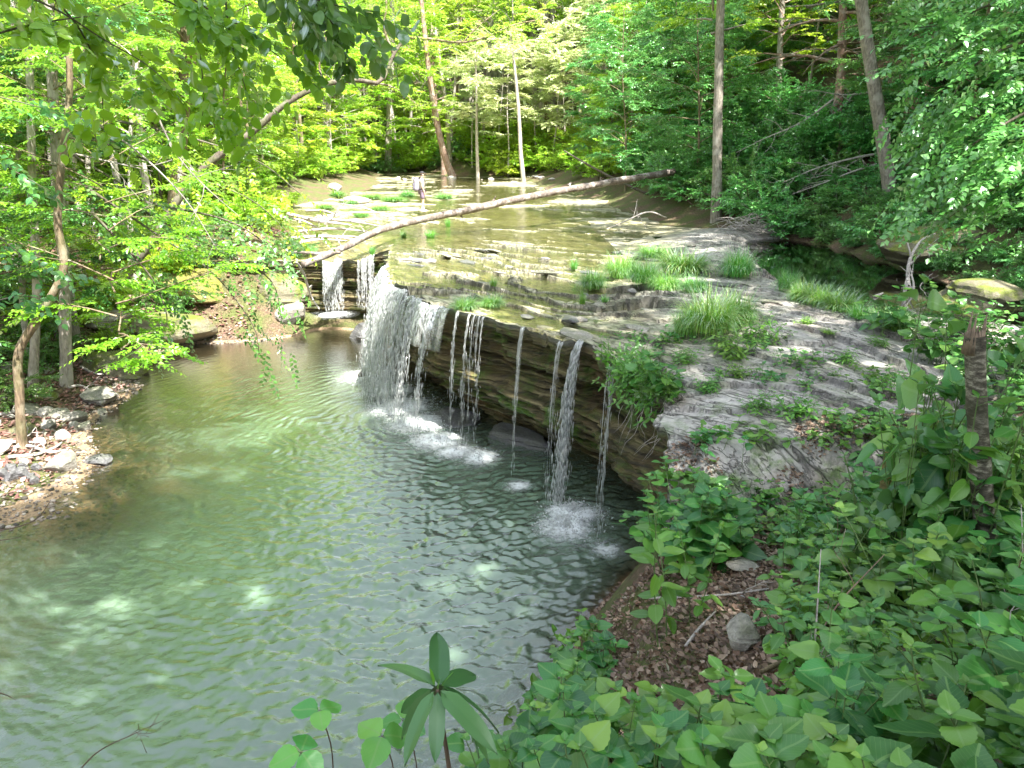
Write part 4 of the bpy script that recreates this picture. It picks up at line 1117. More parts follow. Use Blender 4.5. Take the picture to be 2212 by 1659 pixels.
def pz_(X, Y, rad): 
    q = on_z(X, Y, POOL); return (q[0], q[1], rad)
iM = [i for i in range(n_main) if 16.0 <= LIPP[i, 1] <= 20.2]
rt, o0 = waterfall('broad white main waterfall pouring over the left end of the rock lip', iM, 9000, .75, .95, POOL, 301, rad=.011, spread=.09)
splash(rt, o0, [pz_(808, 815, .7), pz_(842, 845, .65), pz_(870, 880, .75), pz_(905, 915, .7), pz_(945, 955, .55), pz_(985, 978, .4), pz_(1035, 992, .38)], 2600, 311)
rt, o0 = waterfall('thin white veil beside the right edge of the main waterfall', [i for i in range(n_main) if 14.15 <= LIPP[i, 1] < 15.7], 1500, .75, .55, POOL, 302, strands=9, rad=.011, spread=.05)
splash(rt, o0, [pz_(930, 925, .3)], 300, 312, k=.9)
rt, o0 = waterfall('scattered drip strands below the grass tuft on the lip', lip_range(990, 1060), 420, .35, 0, POOL + .1, 303, strands=8, rad=.008, spread=.03)
rt, o0 = waterfall('single thin drip line down the middle of the rock face', lip_range(1128, 1142), 120, .3, .8, POOL, 304, strands=2, rad=.007, spread=.015)
splash(rt, o0, [pz_(1120, 1052, .22)], 260, 314, k=.85)
rt, o0 = waterfall('fine drips just left of the narrow right-hand spout', lip_range(1205, 1242), 130, .35, 0, POOL, 305, strands=4, rad=.005, spread=.02)
rt, o0 = waterfall('narrow strong spout falling near the right end of the lip', lip_range(1253, 1270), 1500, .55, .95, POOL, 306, strands=4, rad=.013, spread=.06, clump=.3)
splash(rt, o0, [pz_(1237, 1112, .42), pz_(1222, 1140, .45)], 900, 316, hgt=.22, k=1.0)
rt, o0 = waterfall('sparse drips under the hanging plant at the right end of the lip', lip_range(1318, 1345), 220, .25, 0, POOL, 307, strands=5, rad=.007, spread=.03)
splash(rt, o0, [pz_(1310, 1190, .25)], 300, 317, k=.75)
rt, o0 = waterfall('left fall of the shaded alcove beneath the fallen log', lip_range(697, 742, False), 900, .55, .8, -2.0, 308, strands=0, rad=.013, spread=.05)
splash(rt, o0, [(LIPP[lip_range(697, 742, False)].mean(0)[0], ALC - .5, .5)], 300, 318, z=-2.15)
rt, o0 = waterfall('right fall of the shaded alcove near the main waterfall', lip_range(772, 812, False), 800, .4, .5, -2.0, 309, strands=12, rad=.012, spread=.05)
# ------------------------------------------------------------------ stones
R_GREY = rock_mat('stone_grey', (.10, .095, .085), (.42, .40, .36), .35)
R_MOSS = rock_mat('stone_mossy', (.06, .055, .035), (.24, .22, .15), 1.0, mosscol=(.12, .15, .02))
R_DARK = rock_mat('stone_dark', (.035, .035, .038), (.17, .17, .18), .15, .45)
R_YEL = rock_mat('stone_yellow', (.06, .05, .015), (.27, .23, .08), .8, mosscol=(.14, .15, .015))
R_PALE = rock_mat('stone_pale', (.24, .22, .20), (.58, .54, .50), .1)
_ico = {}
def ico(n):
    if n not in _ico:
        import bmesh
        bm = bmesh.new(); bmesh.ops.create_icosphere(bm, subdivisions=n, radius=1)
        _ico[n] = (np.array([v.co for v in bm.verts]), np.array([[v.index for v in f.verts] for f in bm.faces])); bm.free()
    return _ico[n]
def rock_mesh(seed, size, mat, sub=4, cuts=13, rough=.06, flat=False):
    r = np.random.default_rng(seed); V, F = ico(sub); V = V.copy()
    for _ in range(cuts):
        n_ = nrm(r.normal(0, 1, 3)); d = r.uniform(.55, .88)
        e = V @ n_ - d; V -= np.maximum(e, 0)[:, None] * n_[None] * .92
    if flat:
        lay = np.round(V[:, 2] * 5) / 5; V[:, :2] *= (1 + .10 * (_h(lay * 100, lay * 0, seed) - .5) * 2)[:, None]
    nn = fbm(V[:, 0] * 1.7 + seed, V[:, 1] * 1.7 + V[:, 2] * 1.3, seed, 5); V = V * (1 + rough * 1.6 * nn)[:, None]
    V = V * np.array(size)
    mb = MB(); mb.add(V, F); return mb.mesh('rock', mat, False)
def rock(name, label, X, Y, wpx, hpx, mat, seed, cat='rock', group=None, flat=False, depth=.8, p=None, tilt=(0, 0), rz=None):
    """stone standing on the land where survey pixel X, Y (its foot) falls"""
    p = hit(X, Y) if p is None else p; s = scale_at(p)
    w_ = wpx * s / 2 * 1.12; h_ = hpx * s / 1.5
    me = rock_mesh(seed, (w_, w_ * depth, h_), mat, flat=flat)
    o = obj(name, me); o.location = (p[0], p[1] + w_ * depth * .5, p[2] + h_ * .25); o.rotation_euler = (tilt[0], tilt[1], (seed * 1.7) % 6.28 if rz is None else rz)
    tag(o, label, cat, group); return o

rock('boulder', 'wedge shaped boulder with green moss on its back at the left waterline', 240, 812, 130, 62, R_MOSS, 3, 'boulder', rz=.2)
rock('boulder', 'flat lichen-spotted slab stone lying below the mossy wedge boulder', 203, 872, 95, 34, R_GREY, 5, 'boulder', flat=True, rz=-.3)
rock('boulder', 'big grey-green boulder at the water under the leaning arched tree', 355, 742, 175, 85, R_MOSS, 8, 'boulder', rz=.1)
rock('boulder', 'yellowish leaning boulder above the big waterline boulder', 395, 655, 190, 80, R_YEL, 9, 'boulder', rz=.5)
rock('boulder', 'pale split boulder up the left bank behind the shore trunks', 215, 712, 120, 55, R_PALE, 11, 'boulder', flat=True)
rock('boulder', 'rounded brown-grey stone at the bottom of the left shore', 127, 1018, 78, 40, R_GREY, 12, 'boulder')
rock('boulder', 'blue-grey stone half sunk in the shallows beside the rounded brown one', 205, 1008, 58, 22, R_DARK, 13, 'boulder')
rock('boulder', 'grey stone at the mouth of the shaded alcove', 625, 692, 90, 50, R_GREY, 14, 'boulder')
rock('boulder', 'large leaf-covered boulder overhanging left of the alcove', 600, 640, 150, 75, R_MOSS, 15, 'boulder', flat=True)
rock('boulder', 'small wet black rock in the foam of the main waterfall', 855, 838, 38, 22, R_DARK, 16, 'rock', p=on_z(855, 838, POOL - .02))
rock('boulder', 'wet dark ledge rock just left of the main waterfall', 785, 735, 75, 40, R_DARK, 17, 'rock', p=on_z(785, 735, POOL - .05), flat=True)
rock('boulder', 'wet black rubble heap under the overhang, larger left piece', 985, 915, 110, 45, R_DARK, 18, 'rock', p=on_z(985, 925, POOL - .1), flat=True)
rock('boulder', 'wet black ledge rock under the overhang, longer right piece', 1120, 965, 200, 50, R_DARK, 19, 'rock', p=on_z(1110, 965, POOL - .1), flat=True, depth=.35, rz=-.75)
rock('boulder', 'yellow mossy rock behind the splintered birch stub', 1985, 1120, 190, 260, R_YEL, 20, 'boulder', depth=.8, rz=.3)
rock('boulder', 'dark mossy crag low on the bank at the right edge of the side pool', 2150, 690, 250, 90, R_MOSS, 21, 'boulder', flat=True)
rock('boulder', 'mossy ledge under the leaves behind the white dead branch', 2060, 560, 220, 80, R_MOSS, 22, 'boulder', flat=True)
rock('boulder', 'flat grey stone bedded in the leaf litter path', 1610, 1400, 110, 60, R_GREY, 23, 'stone', flat=True)
rock('boulder', 'pale flat stone lying in the leaf litter near the broad-leaved clump', 1615, 1235, 70, 26, R_PALE, 24, 'stone', flat=True)
rock('boulder', 'pinkish pale boulder lying on the far left creek edge', 722, 412, 38, 18, R_PALE, 25, 'boulder')
rock('boulder', 'white sunlit stones slab left of the hiker', 770, 440, 70, 20, R_PALE, 26, 'boulder', flat=True)
for i, (X, Y, w_) in enumerate([(155, 925, 26), (182, 930, 30), (130, 950, 40), (105, 930, 34), (95, 905, 42), (128, 905, 36), (85, 965, 30), (50, 1010, 28)]):
    rock('stone', 'fist-to-head sized pale stone in the row along the left waterline', X, Y, w_, w_ * .65, [R_PALE, R_GREY][i % 2], 40 + i, 'stone', 'pale stones along the left waterline')
for i, (X, Y, w_) in enumerate([(20, 1048, 34), (45, 1040, 36), (66, 1040, 22), (78, 1022, 24), (18, 1020, 30), (48, 1022, 22), (72, 1052, 26), (5, 1035, 30)]):
    rock('stone', 'dark angular stone in the heap at the left edge of the pool', X, Y, w_, w_ * .8, R_DARK, 60 + i, 'stone', 'dark stones heaped at the left pool edge')
r = np.random.default_rng(33)
for i in range(46):
    x = r.uniform(-14.5, -8.6); y = r.uniform(12, 21.5)
    if gz1(x, y) < POOL - .02: continue
    s = r.uniform(.10, .38); me = rock_mesh(80 + i, (s, s * r.uniform(.6, 1), s * r.uniform(.25, .6)), [R_GREY, R_PALE, R_MOSS][i % 3], sub=3)
    o = obj('stone', me); o.location = (x, y, gz1(x, y) + .02); o.rotation_euler = (r.normal(0, .2), r.normal(0, .2), r.uniform(0, 6))
    L_ = ['grey stone scattered on the left shore floor', 'pale flat stone scattered on the left shore floor', 'mossy stone scattered on the left shore floor'][i % 3]
    tag(o, L_, 'stone', L_)
for i in range(34):
    y = r.uniform(50, 61); x = r.uniform(-9, 4)
    if x < creek_r(y) - 2.5 and y < 58: continue
    s = r.uniform(.12, .45); me = rock_mesh(140 + i, (s, s * r.uniform(.6, 1), s * r.uniform(.3, .6)), R_PALE, sub=2)
    o = obj('stone', me); o.location = (x, y, top(x, y) + .03); o.rotation_euler = (0, 0, r.uniform(0, 6))
    tag(o, 'pale sunlit stone at the foot of the far creek bank', 'stone', 'pale stones along the far creek bank')

# thin plates of rock lying loose along the bedding
R_PLATE = rock_mat('plate_stone', (.10, .095, .09), (.42, .40, .38), .25, .5)
r = np.random.default_rng(77); k = 0
for _ in range(900):
    if k >= 54: break
    y = r.uniform(11.2, 23); x = r.uniform(-3, 5.6)
    if x < lipx(y) + .25 or vn(x * .6 + 9, y * .6, 203) < .42: continue
    a_ = r.uniform(.16, .52); me = rock_mesh(500 + k, (a_, a_ * r.uniform(.25, .5), r.uniform(.03, .06)), [R_PLATE, R_GREY, R_DARK][k % 3], sub=3, cuts=18, rough=.05)
    o = obj('rock_plate', me); o.location = (x, y, sz1(x, y) + .03); o.rotation_euler = (r.normal(0, .08), r.normal(0, .08), -.89 + r.normal(0, .3))
    lab = ('pale grey', 'grey', 'dark wet')[k % 3] + (' thin rock plate on the wet shelf near the lip' if x < lipx(y) + 2.2 else ' thin rock plate among the grass tufts on the shelf')
    tag(o, lab, 'rock', lab); k += 1

# ------------------------------------------------------------------ logs and dead wood
def wood(name, label, P, R, mat, cat='branch', group=None, sides=8, n=24, subs=0, seed=0, sublen=.5, rough=.12, base=None):
    P = np.asarray(P, float); base = P[0] if base is None else base
    r0_ = np.random.default_rng(seed)
    root = empty(name, base); tag(root, label, cat, group)
    Q = resample(P, n); rad = np.interp(np.linspace(0, 1, n), np.linspace(0, 1, len(R)), R)
    mb = MB(); V, F = tube(Q - base, rad, sides, rough=rough, seed=seed); mb.add(V, F)
    obj('stem', mb.mesh('stem', mat, True), root)
    for k in range(subs):
        i = r0_.integers(int(n * .2), n - 1); d = nrm(Q[min(i + 1, n - 1)] - Q[i - 1])
        sd = nrm(np.cross(d, r0_.normal(0, 1, 3))); dd = nrm(d * .7 + sd)
        pl = [Q[i] - base]; 
        for q in range(6):
            dd = nrm(dd + r0_.normal(0, .16, 3)); pl.append(pl[-1] + dd * sublen * r0_.uniform(.5, 1.2) / 6)
        mb = MB(); V, F = tube(np.array(pl), np.linspace(rad[i] * .6, rad[i] * .15 + .001, 7), 5); mb.add(V, F)
        for w_ in range(2):
            q = r0_.integers(2, 6); d2 = nrm(dd + r0_.normal(0, .7, 3)); b_ = pl[q]
            V, F = tube(np.array([b_, b_ + d2 * sublen * .2, b_ + d2 * sublen * .38 + r0_.normal(0, .03, 3)]), np.linspace(rad[i] * .3, .0015, 3), 4); mb.add(V, F)
        obj('twig', mb.mesh('twig', mat, True), root)
    return root
LOGM = bark_mat('bark_log', (.05, .04, .035), (.22, .18, .155), (.40, .37, .35), sc=1.3)
LP_ = [on_z(655, 572, -.28), at_y(740, 536, 23.6), at_y(840, 491, 26.0), at_y(1000, 456, 28.2), at_y(1150, 424, 30.2), at_y(1300, 397, 32.2), at_y(1455, 371, 34.3)]
wood('fallen_log', 'long fallen tree trunk slanting across the creek from lip to right bank', LP_, [.09, .11, .125, .13, .135, .14, .15], LOGM, 'log', sides=18, n=120, rough=.22, subs=5, sublen=.35, seed=4)
wood('dead_branch', 'short forked dead limb leaning under the left tip of the fallen log', [on_z(640, 566, -.1), on_z(655, 590, -.6), at_y(672, 640, 23.6), at_y(690, 668, 23.4)], [.03, .045, .04, .02], B_DEAD, seed=5, subs=2)
wood('dead_branch', 'bent pale stick poking from the log tip towards the bank', [at_y(735, 545, 23.2), at_y(690, 548, 22.8), at_y(650, 545, 22.5), at_y(625, 545, 22.3)], [.05, .06, .05, .03], LOGM, seed=6)
for i, (a, b_, y1, y2, ra) in enumerate([((640, 500), (810, 508), 27, 28, .05), ((625, 515), (790, 525), 25.5, 26.5, .06), ((650, 522), (800, 514), 26, 27, .04), ((640, 475), (830, 490), 28, 28.5, .05), ((660, 455), (740, 470), 29, 29, .05), ((680, 470), (850, 462), 30, 30.5, .04), ((700, 485), (800, 480), 28.5, 29, .035), ((620, 532), (750, 520), 25, 26, .035), ((612, 470), (700, 500), 27, 27.5, .04), ((735, 440), (850, 475), 31, 30.5, .03)]):
    A = at_y(*a, y1); B = at_y(*b_, y2); A[2] = max(A[2], top(A[0], A[1]) + .05); B[2] = max(B[2], top(B[0], B[1]) + .05)
    M_ = (A + B) / 2 + [0, 0, .12]
    wood('dead_branch', 'bleached dead branch in the tangle between the fallen log and left bank', [A, M_, B], [ra, ra * .9, ra * .4], B_DEAD, 'branch', 'bleached branches heaped left of the fallen log', n=16, subs=2, seed=20 + i, sublen=1.0)
wood('dead_branch', 'bleached snag with forked twigs farthest left above the driftwood', [at_y(620, 462, 27), at_y(655, 470, 27), at_y(690, 478, 27.3), at_y(760, 486, 27.5)], [.07, .06, .05, .02], B_DEAD, seed=31, subs=5, sublen=1.0)
wood('dead_branch', 'white antler-like dead branch standing in the dark side pool', [on_z(1985, 655, .0), at_y(1962, 610, 17.0), at_y(1966, 560, 17.4), at_y(1990, 520, 17.8), at_y(2020, 505, 18)], [.035, .05, .05, .04, .02], B_DEAD, seed=32, subs=5, sublen=.8)
wood('dead_branch', 'white dead branch lying half in the side pool beside the antler-like one', [on_z(1890, 640, .06), at_y(1920, 632, 16.0), at_y(1965, 622, 16.3), at_y(2010, 625, 16.5)], [.03, .04, .035, .02], B_DEAD, seed=33, subs=3, sublen=.6)
wood('dead_branch', 'black waterlogged stick resting on the foam left of the main fall', [on_z(778, 815, POOL + .03), on_z(792, 798, POOL + .22), on_z(808, 787, POOL + .34)], [.09, .08, .05], B_DARK, seed=34)
wood('dead_branch', 'dark leafless limb drooping behind the log towards the right bank', [at_y(1218, 325, 38), at_y(1260, 350, 37.5), at_y(1330, 388, 37), at_y(1400, 420, 36.5)], [.03, .05, .06, .06], B_DARK, seed=35)
wood('dead_branch', 'pale twiggy branch lying on the wet rock below the scarred trunk', [at_y(1310, 495, 27.5), at_y(1350, 478, 28), at_y(1400, 458, 28.5), at_y(1440, 470, 29)], [.015, .025, .03, .02], B_DEAD, seed=36, subs=5, sublen=.9)
# hanging grey dead limbs on the right bank
for i, (pts_, y_) in enumerate([([(1905, 330), (1830, 345), (1760, 365), (1690, 395)], 27), ([(1930, 345), (1850, 368), (1780, 395), (1710, 420)], 26.5), ([(1800, 215), (1730, 265), (1650, 300), (1590, 330)], 30.5), ([(1795, 250), (1740, 300), (1720, 340)], 30.6), ([(1720, 345), (1745, 300), (1760, 262), (1770, 240)], 31), ([(1880, 200), (1820, 205), (1760, 195)], 30)]):
    wood('dead_branch', ['long bare grey limb sloping down left across the right bank', 'second bare grey limb just under the first on the right bank', 'pale dead limb reaching left from the grey conifer', 'short broken limb hanging beside the grey conifer', 'upright dead snag stick beside the grey conifer trunk', 'level bare limb high beside the grey conifer'][i], [at_y(a, b_, y_) for a, b_ in pts_], [.05, .035, .02, .008], B_DEAD, seed=40 + i, subs=9, sublen=1.1)
# brush pile of grey sticks at the head of the side pool
bp = hit(1625, 505); s = scale_at(bp); bp[2] = max(bp[2], .02); r = np.random.default_rng(9)
mb = MB()
for i in range(150):
    c_ = np.array([r.normal(0, 30 * s), r.normal(0, .35), abs(r.normal(.22, .16))]); az = r.normal(0, .9) + (3.14 if r.random() < .5 else 0); L_ = r.uniform(.35, 1.1)
    d = np.array([math.cos(az), math.sin(az), r.normal(.05, .3)]); b2 = r.normal(0, .10, 3)
    P = np.array([c_ - d * L_ / 2, c_ + b2, c_ + d * L_ / 2]); P[:, 2] = np.maximum(P[:, 2], .0)
    V, F = tube(resample(P, 6), np.linspace(.012, .004, 6), 4); mb.add(V, F)
root = empty('brush_pile', bp); tag(root, 'tangled heap of grey dead twigs at the head of the side pool', 'brush pile')
obj('twig_lattice', mb.mesh('twig_lattice', B_DEAD, True), root)
# roots and sticks on the left shore
for i, (pts_) in enumerate([[(0, 985), (60, 975), (110, 988), (150, 980)], [(0, 960), (50, 962), (100, 965)], [(20, 1000), (80, 990), (120, 975), (135, 965)], [(150, 845), (175, 840), (210, 858)], [(20, 850), (70, 865), (120, 868)], [(0, 870), (40, 862), (90, 850)], [(175, 800), (210, 815), (250, 812)], [(0, 905), (40, 900), (75, 885)]]):
    P = [hit(a, b_) + [0, 0, .06] for a, b_ in pts_]
    wood('stick', 'bare grey stick on the stony left shore', P, [.035, .03, .015], B_DEAD, 'stick', 'bare sticks on the left shore', seed=60 + i, subs=2, sublen=.5)
# sticks on the litter at the near bank
for i, (pts_, lab) in enumerate([([(1345, 1300), (1430, 1303), (1560, 1300), (1660, 1285)], 'long thin pale stick lying across the leaf litter path'), ([(1480, 1410), (1510, 1370), (1545, 1335)], 'short bent stick below the long pale one on the litter'), ([(1700, 1455), (1760, 1442), (1840, 1432)], 'thick brown dead branch under the broad leaves at lower right'), ([(1640, 1470), (1680, 1455), (1730, 1430), (1745, 1400)], 'crooked brown stick left of the thick lower branch'), ([(1990, 1370), (2060, 1340), (2150, 1310)], 'grey dead branch among the leaves near the right edge')]):
    P = [hit(a, b_) + [0, 0, .05] for a, b_ in pts_]
    wood('stick', lab, P, [[.012, .014, .008], [.012, .012, .006], [.03, .03, .025], [.014, .014, .01], [.03, .03, .02]][i], [B_DEAD, B_DEAD, B_BROWN, B_BROWN, B_GREY][i], 'stick', seed=80 + i, subs=2, sublen=.35)
wood('stick', 'slanting dead brown stem leaning across the mossy yellow rock', [hit(1860, 1260) + [0, 0, .0], at_y(1905, 1170, 5.3), at_y(1960, 1090, 5.3), at_y(2040, 1010, 5.3), at_y(2090, 960, 5.3)], [.013, .013, .012, .010, .008], B_RED, 'stick', seed=90, subs=2, sublen=.3)
wood('bare_twig', 'thin bare twig rising at the lower left over the pool', [at_y(150, 1690, 2.6), at_y(210, 1625, 2.65), at_y(290, 1585, 2.7), at_y(355, 1555, 2.75)], [.0035, .003, .002, .001], TWIG, 'twig', seed=91, subs=3, sublen=.09)
wood('bare_twig', 'dark twig tip entering at the left edge over the shallows', [at_y(-40, 1150, 4), at_y(30, 1140, 4), at_y(80, 1120, 4), at_y(110, 1080, 4)], [.006, .004, .003, .001], TWIG, 'twig', seed=92)
wood('bare_twig', 'short dark twig at the left edge just below the shallows', [at_y(-40, 1170, 3.6), at_y(10, 1166, 3.6), at_y(45, 1160, 3.6)], [.005, .003, .001], TWIG, 'twig', seed=93)
wood('bare_twig', 'short twig at the left edge near the bottom corner', [at_y(-30, 1490, 2.8), at_y(10, 1500, 2.8), at_y(35, 1512, 2.8)], [.004, .003, .001], TWIG, 'twig', seed=94, subs=1, sublen=.05)

# splintered birch stub at the right
BIRCH, nt, out = new_mat('birch_bark'); g = NT(nt); p = g.pos()
n1 = g.noise(g.vmul(p, (1, 1, 2.6)), 11, 6, .7); n2 = g.noise(p, 3, 4)
c_ = g.ramp(n1, [(.36, (.02, .017, .012)), (.5, (.09, .08, .06)), (.66, (.42, .40, .33))]); c_ = g.mix(g.ramp(n2, [(.45, (0, 0, 0)), (.62, (.7, .7, .7))]), c_, (.03, .035, .015))
b = g.n('ShaderNodeBsdfPrincipled'); g.l(c_, b.inputs['Base Color']); b.inputs['Roughness'].default_value = .75; g.l(g.bump(n1, .7, .01), b.inputs['Normal']); g.l(b.outputs[0], out.inputs[0])
P = np.array([at_y(2138, 1240, 4.55), at_y(2124, 1100, 4.6), at_y(2114, 950, 4.65), at_y(2108, 830, 4.7), at_y(2106, 725, 4.72)])
root = empty('broken_trunk', P[0]); tag(root, 'splintered upright birch stub at the right, leaves around it', 'broken trunk')
mb = MB(); V, F = tube(resample(P, 40) - P[0], np.interp(np.linspace(0, 1, 40), [0, .2, 1], [.10, .066, .060]), 16, rough=.10, seed=3, cap=False)
mb.add(V, F); obj('trunk', mb.mesh('trunk', BIRCH, True), root)
mb = MB(); r = np.random.default_rng(2); tp = P[-1] - P[0]
for i in range(16):
    a = i / 16 * 6.28; q = np.array([math.cos(a), math.sin(a), 0]) * .046; hgt = .10 * (1.4 if i % 5 == 0 else .45) * r.uniform(.6, 1.3)
    V, F = tube(np.array([tp + q - [0, 0, .12], tp + q * 1.02, tp + q * .95 + [0, 0, hgt]]), [.016, .013, .002], 5, rough=.2, seed=i); mb.add(V, F)
obj('splinter_fringe', mb.mesh('splinter_fringe', plain_mat('raw_wood', (.20, .15, .11), .8, .4, 20), True), root)

# ------------------------------------------------------------------ the hiker
def skin(name, verts, edges, rads, mat, parent, levels=2):
    me = bpy.data.meshes.new(name); me.from_pydata([tuple(v) for v in verts], edges, [])
    o = bpy.data.objects.new(name, me); COL.objects.link(o)
    md = o.modifiers.new('skin', 'SKIN'); md.use_smooth_shade = True
    for i, rd in enumerate(rads): me.skin_vertices[0].data[i].radius = (rd, rd) if np.isscalar(rd) else rd
    me.skin_vertices[0].data[0].use_root = True
    o.modifiers.new('sub', 'SUBSURF').levels = levels; o.modifiers['sub'].render_levels = levels
    dg = bpy.context.evaluated_depsgraph_get(); ev = o.evaluated_get(dg)
    nm = bpy.data.meshes.new_from_object(ev); nm.name = name
    bpy.data.objects.remove(o); bpy.data.meshes.remove(me)
    nm.materials.clear(); nm.materials.append(mat)
    nm.polygons.foreach_set('use_smooth', [True] * len(nm.polygons))
    return obj(name, nm, parent)
def ball(mb, c, rad, sub=2): V, F = ico(sub); mb.add(V * np.asarray(rad) + np.asarray(c), F)
SKINM = plain_mat('skin', (.62, .42, .33), .6, .06); CLOTH = plain_mat('pale_shirt', (.62, .60, .50), .9, .1); SHORT = plain_mat('mauve_shorts', (.22, .17, .25), .9, .1)
PACK = plain_mat('grey_pack', (.27, .25, .33), .8, .2); BLACK = plain_mat('black_cap', (.03, .03, .035), .7, .1); WHITEC = plain_mat('white_sock', (.75, .74, .72), .9, .05)
hp = on_z(913, 456, .23); hp[2] = max(top(hp[0], hp[1]), .2)
man = empty('person', hp, .25); tag(man, 'hiker in pale shirt and mauve shorts standing in the creek, looking right', 'person')
v = [(0, 0, .97), (0, 0, 1.12), (-.015, 0, 1.30), (-.01, 0, 1.45), (.02, 0, 1.53), (.035, 0, 1.60), (.04, 0, 1.68)]
e = [(i, i + 1) for i in range(6)]; rd = [(.14, .11), (.13, .10), (.15, .11), (.085, .07), .052, .078, .082]
def add(base, pts, rads):
    p_ = base
    for q, r_ in zip(pts, rads):
        v.append(q); rd.append(r_); e.append((p_, len(v) - 1)); p_ = len(v) - 1
    return p_
for s in (-1, 1):
    add(0, [(.0, s * .095, .90), (.03, s * .10, .50), (-.015 + .04 * s, s * .10, .10), (.13 + .04 * s, s * .12, .035)], [.085, .056, .040, .034])
    w_ = add(3, [(-.01, s * .18, 1.42), (-.03, s * .225, 1.15), (.06, s * .215, .92), (.085, s * .21, .86)], [.056, .042, .028, .033])
    for k, (dx, L_) in enumerate([(.030, .075), (.012, .085), (-.006, .08), (-.022, .062)]):
        add(w_, [(.085 + dx, s * .212, .81), (.085 + dx + .012, s * .203, .81 - L_ * .55), (.085 + dx + .012, s * .19, .81 - L_)], [.0095, .0085, .0075])
    add(w_, [(.12, s * .19, .845), (.135, s * .18, .80)], [.010, .008])
skin('body', v, e, rd, SKINM, man)
skin('shirt', [(0, 0, .93), (0, 0, 1.12), (-.015, 0, 1.30), (-.01, 0, 1.44), (-.01, .185, 1.42), (-.03, .225, 1.22), (-.01, -.185, 1.42), (-.03, -.225, 1.22)], [(0, 1), (1, 2), (2, 3), (3, 4), (4, 5), (3, 6), (6, 7)], [(.17, .13), (.155, .125), (.175, .135), (.085, .075), .075, .062, .075, .062], CLOTH, man)
skin('shorts', [(0, 0, .97), (0, .10, .88), (.02, .105, .55), (0, -.10, .88), (.02, -.105, .55)], [(0, 1), (1, 2), (0, 3), (3, 4)], [(.165, .13), .115, .098, .115, .098], SHORT, man)
mb = MB(); ball(mb, (.03, 0, 1.715), (.102, .088, .060), 3); V, F = ico(3); V = V * [.085, .07, .012] + [.125, 0, 1.70]; mb.add(V, F)
obj('cap', mb.mesh('cap', BLACK, True), man)
mb = MB(); ball(mb, (.0, 0, 1.655), (.082, .086, .07), 3); obj('hair', mb.mesh('hair', plain_mat('brown_hair', (.05, .03, .02), .7), True), man)
for s in (-1, 1):
    mb = MB(); ball(mb, (.035, s * .082, 1.63), (.022, .012, .032)); obj('ear', mb.mesh('ear', SKINM, True), man)
    mb = MB(); ball(mb, (.112, s * .032, 1.645), (.010, .012, .008)); obj('eye', mb.mesh('eye', BLACK, True), man)
    mb = MB(); ball(mb, (.01 + .04 * s, s * .10, .13), (.052, .05, .11)); obj('sock', mb.mesh('sock', WHITEC, True), man)
    mb = MB(); ball(mb, (.07 + .04 * s, s * .11, .035), (.15, .055, .05), 3); obj('shoe', mb.mesh('shoe', plain_mat('pale_shoe', (.5, .45, .42), .8), True), man)
mb = MB(); ball(mb, (.125, 0, 1.615), (.022, .014, .02)); obj('nose', mb.mesh('nose', SKINM, True), man)
mb = MB(); ball(mb, (.108, 0, 1.575), (.010, .024, .006)); obj('mouth', mb.mesh('mouth', plain_mat('lips', (.45, .2, .18), .6), True), man)
pk = empty('backpack', hp, .25); tag(pk, "grey-purple backpack worn on the hiker's back", 'backpack')
def rbox(c, size, seed=0, sub=4, pw=.45):
    V, F = ico(sub); V = np.sign(V) * np.abs(V) ** pw; return V * np.array(size) / 2 * 1.05 + np.array(c), F
mb = MB(); V, F = rbox((-.255, 0, 1.20), (.22, .34, .54)); mb.add(V, F); obj('main_bag', mb.mesh('main_bag', PACK, True), pk)
mb = MB(); V, F = rbox((-.36, 0, 1.12), (.10, .24, .28)); mb.add(V, F); obj('front_pocket', mb.mesh('front_pocket', plain_mat('pack_pocket', (.20, .185, .26), .8), True), pk)
mb = MB(); V, F = rbox((-.25, 0, 1.475), (.20, .30, .08)); mb.add(V, F); obj('top_lid', mb.mesh('top_lid', PACK, True), pk)
for s in (-1, 1):
    mb = MB(); V, F = tube(resample(np.array([(-.15, s * .12, 1.42), (-.02, s * .125, 1.535), (.10, s * .12, 1.44), (.135, s * .13, 1.28), (.06, s * .185, 1.08), (-.14, s * .16, 1.0)]), 20), .018, 6); mb.add(V, F)
    obj('shoulder_strap', mb.mesh('shoulder_strap', BLACK, True), pk)
mb = MB(); th_ = np.linspace(0, 6.28, 24); V, F = tube(np.stack([-.01 + .16 * np.cos(th_), .19 * np.sin(th_), np.full(24, .985)], 1), .018, 6); mb.add(V, F)
obj('hip_belt', mb.mesh('hip_belt', BLACK, True), pk)
# ------------------------------------------------------------------ grass tufts on the shelf
GR = [make_grass(400 + i, 900, .62, .30, L_GRASS, 1.15, .006) for i in range(3)] + [make_grass(410 + i, 260, .5, .16, L_GRASS, .85, .006) for i in range(2)]
r = np.random.default_rng(70)
def grass_at(X, Y, wpx, hpx, label, group=None, kind=0, name='grass_tuft'):
    p = hit(X, Y); s = scale_at(p); sx = wpx * s / .85; sz = hpx * s / .58
    inst(name, GR[kind % len(GR)], (p[0], p[1], p[2]), r.uniform(0, 6), (sx, sx, sz), label, 'grass', group)
grass_at(1342, 600, 75, 58, 'big soft grass tuft, leftmost of the large ones behind the wet ledge')
grass_at(1390, 615, 70, 52, 'grass tuft pressed against the right side of the leftmost large tuft', kind=1)
grass_at(1475, 592, 120, 52, 'wide fine-bladed grass patch in the middle behind the wet ledge', kind=2)
grass_at(1592, 597, 75, 62, 'grass tuft standing at the tip of the dark side pool', kind=1)
grass_at(1440, 628, 70, 45, 'bushy grass tuft between the wide patch and the largest tuft', kind=0)
grass_at(1500, 632, 60, 35, 'low grass tuft just above the largest tuft', kind=2)
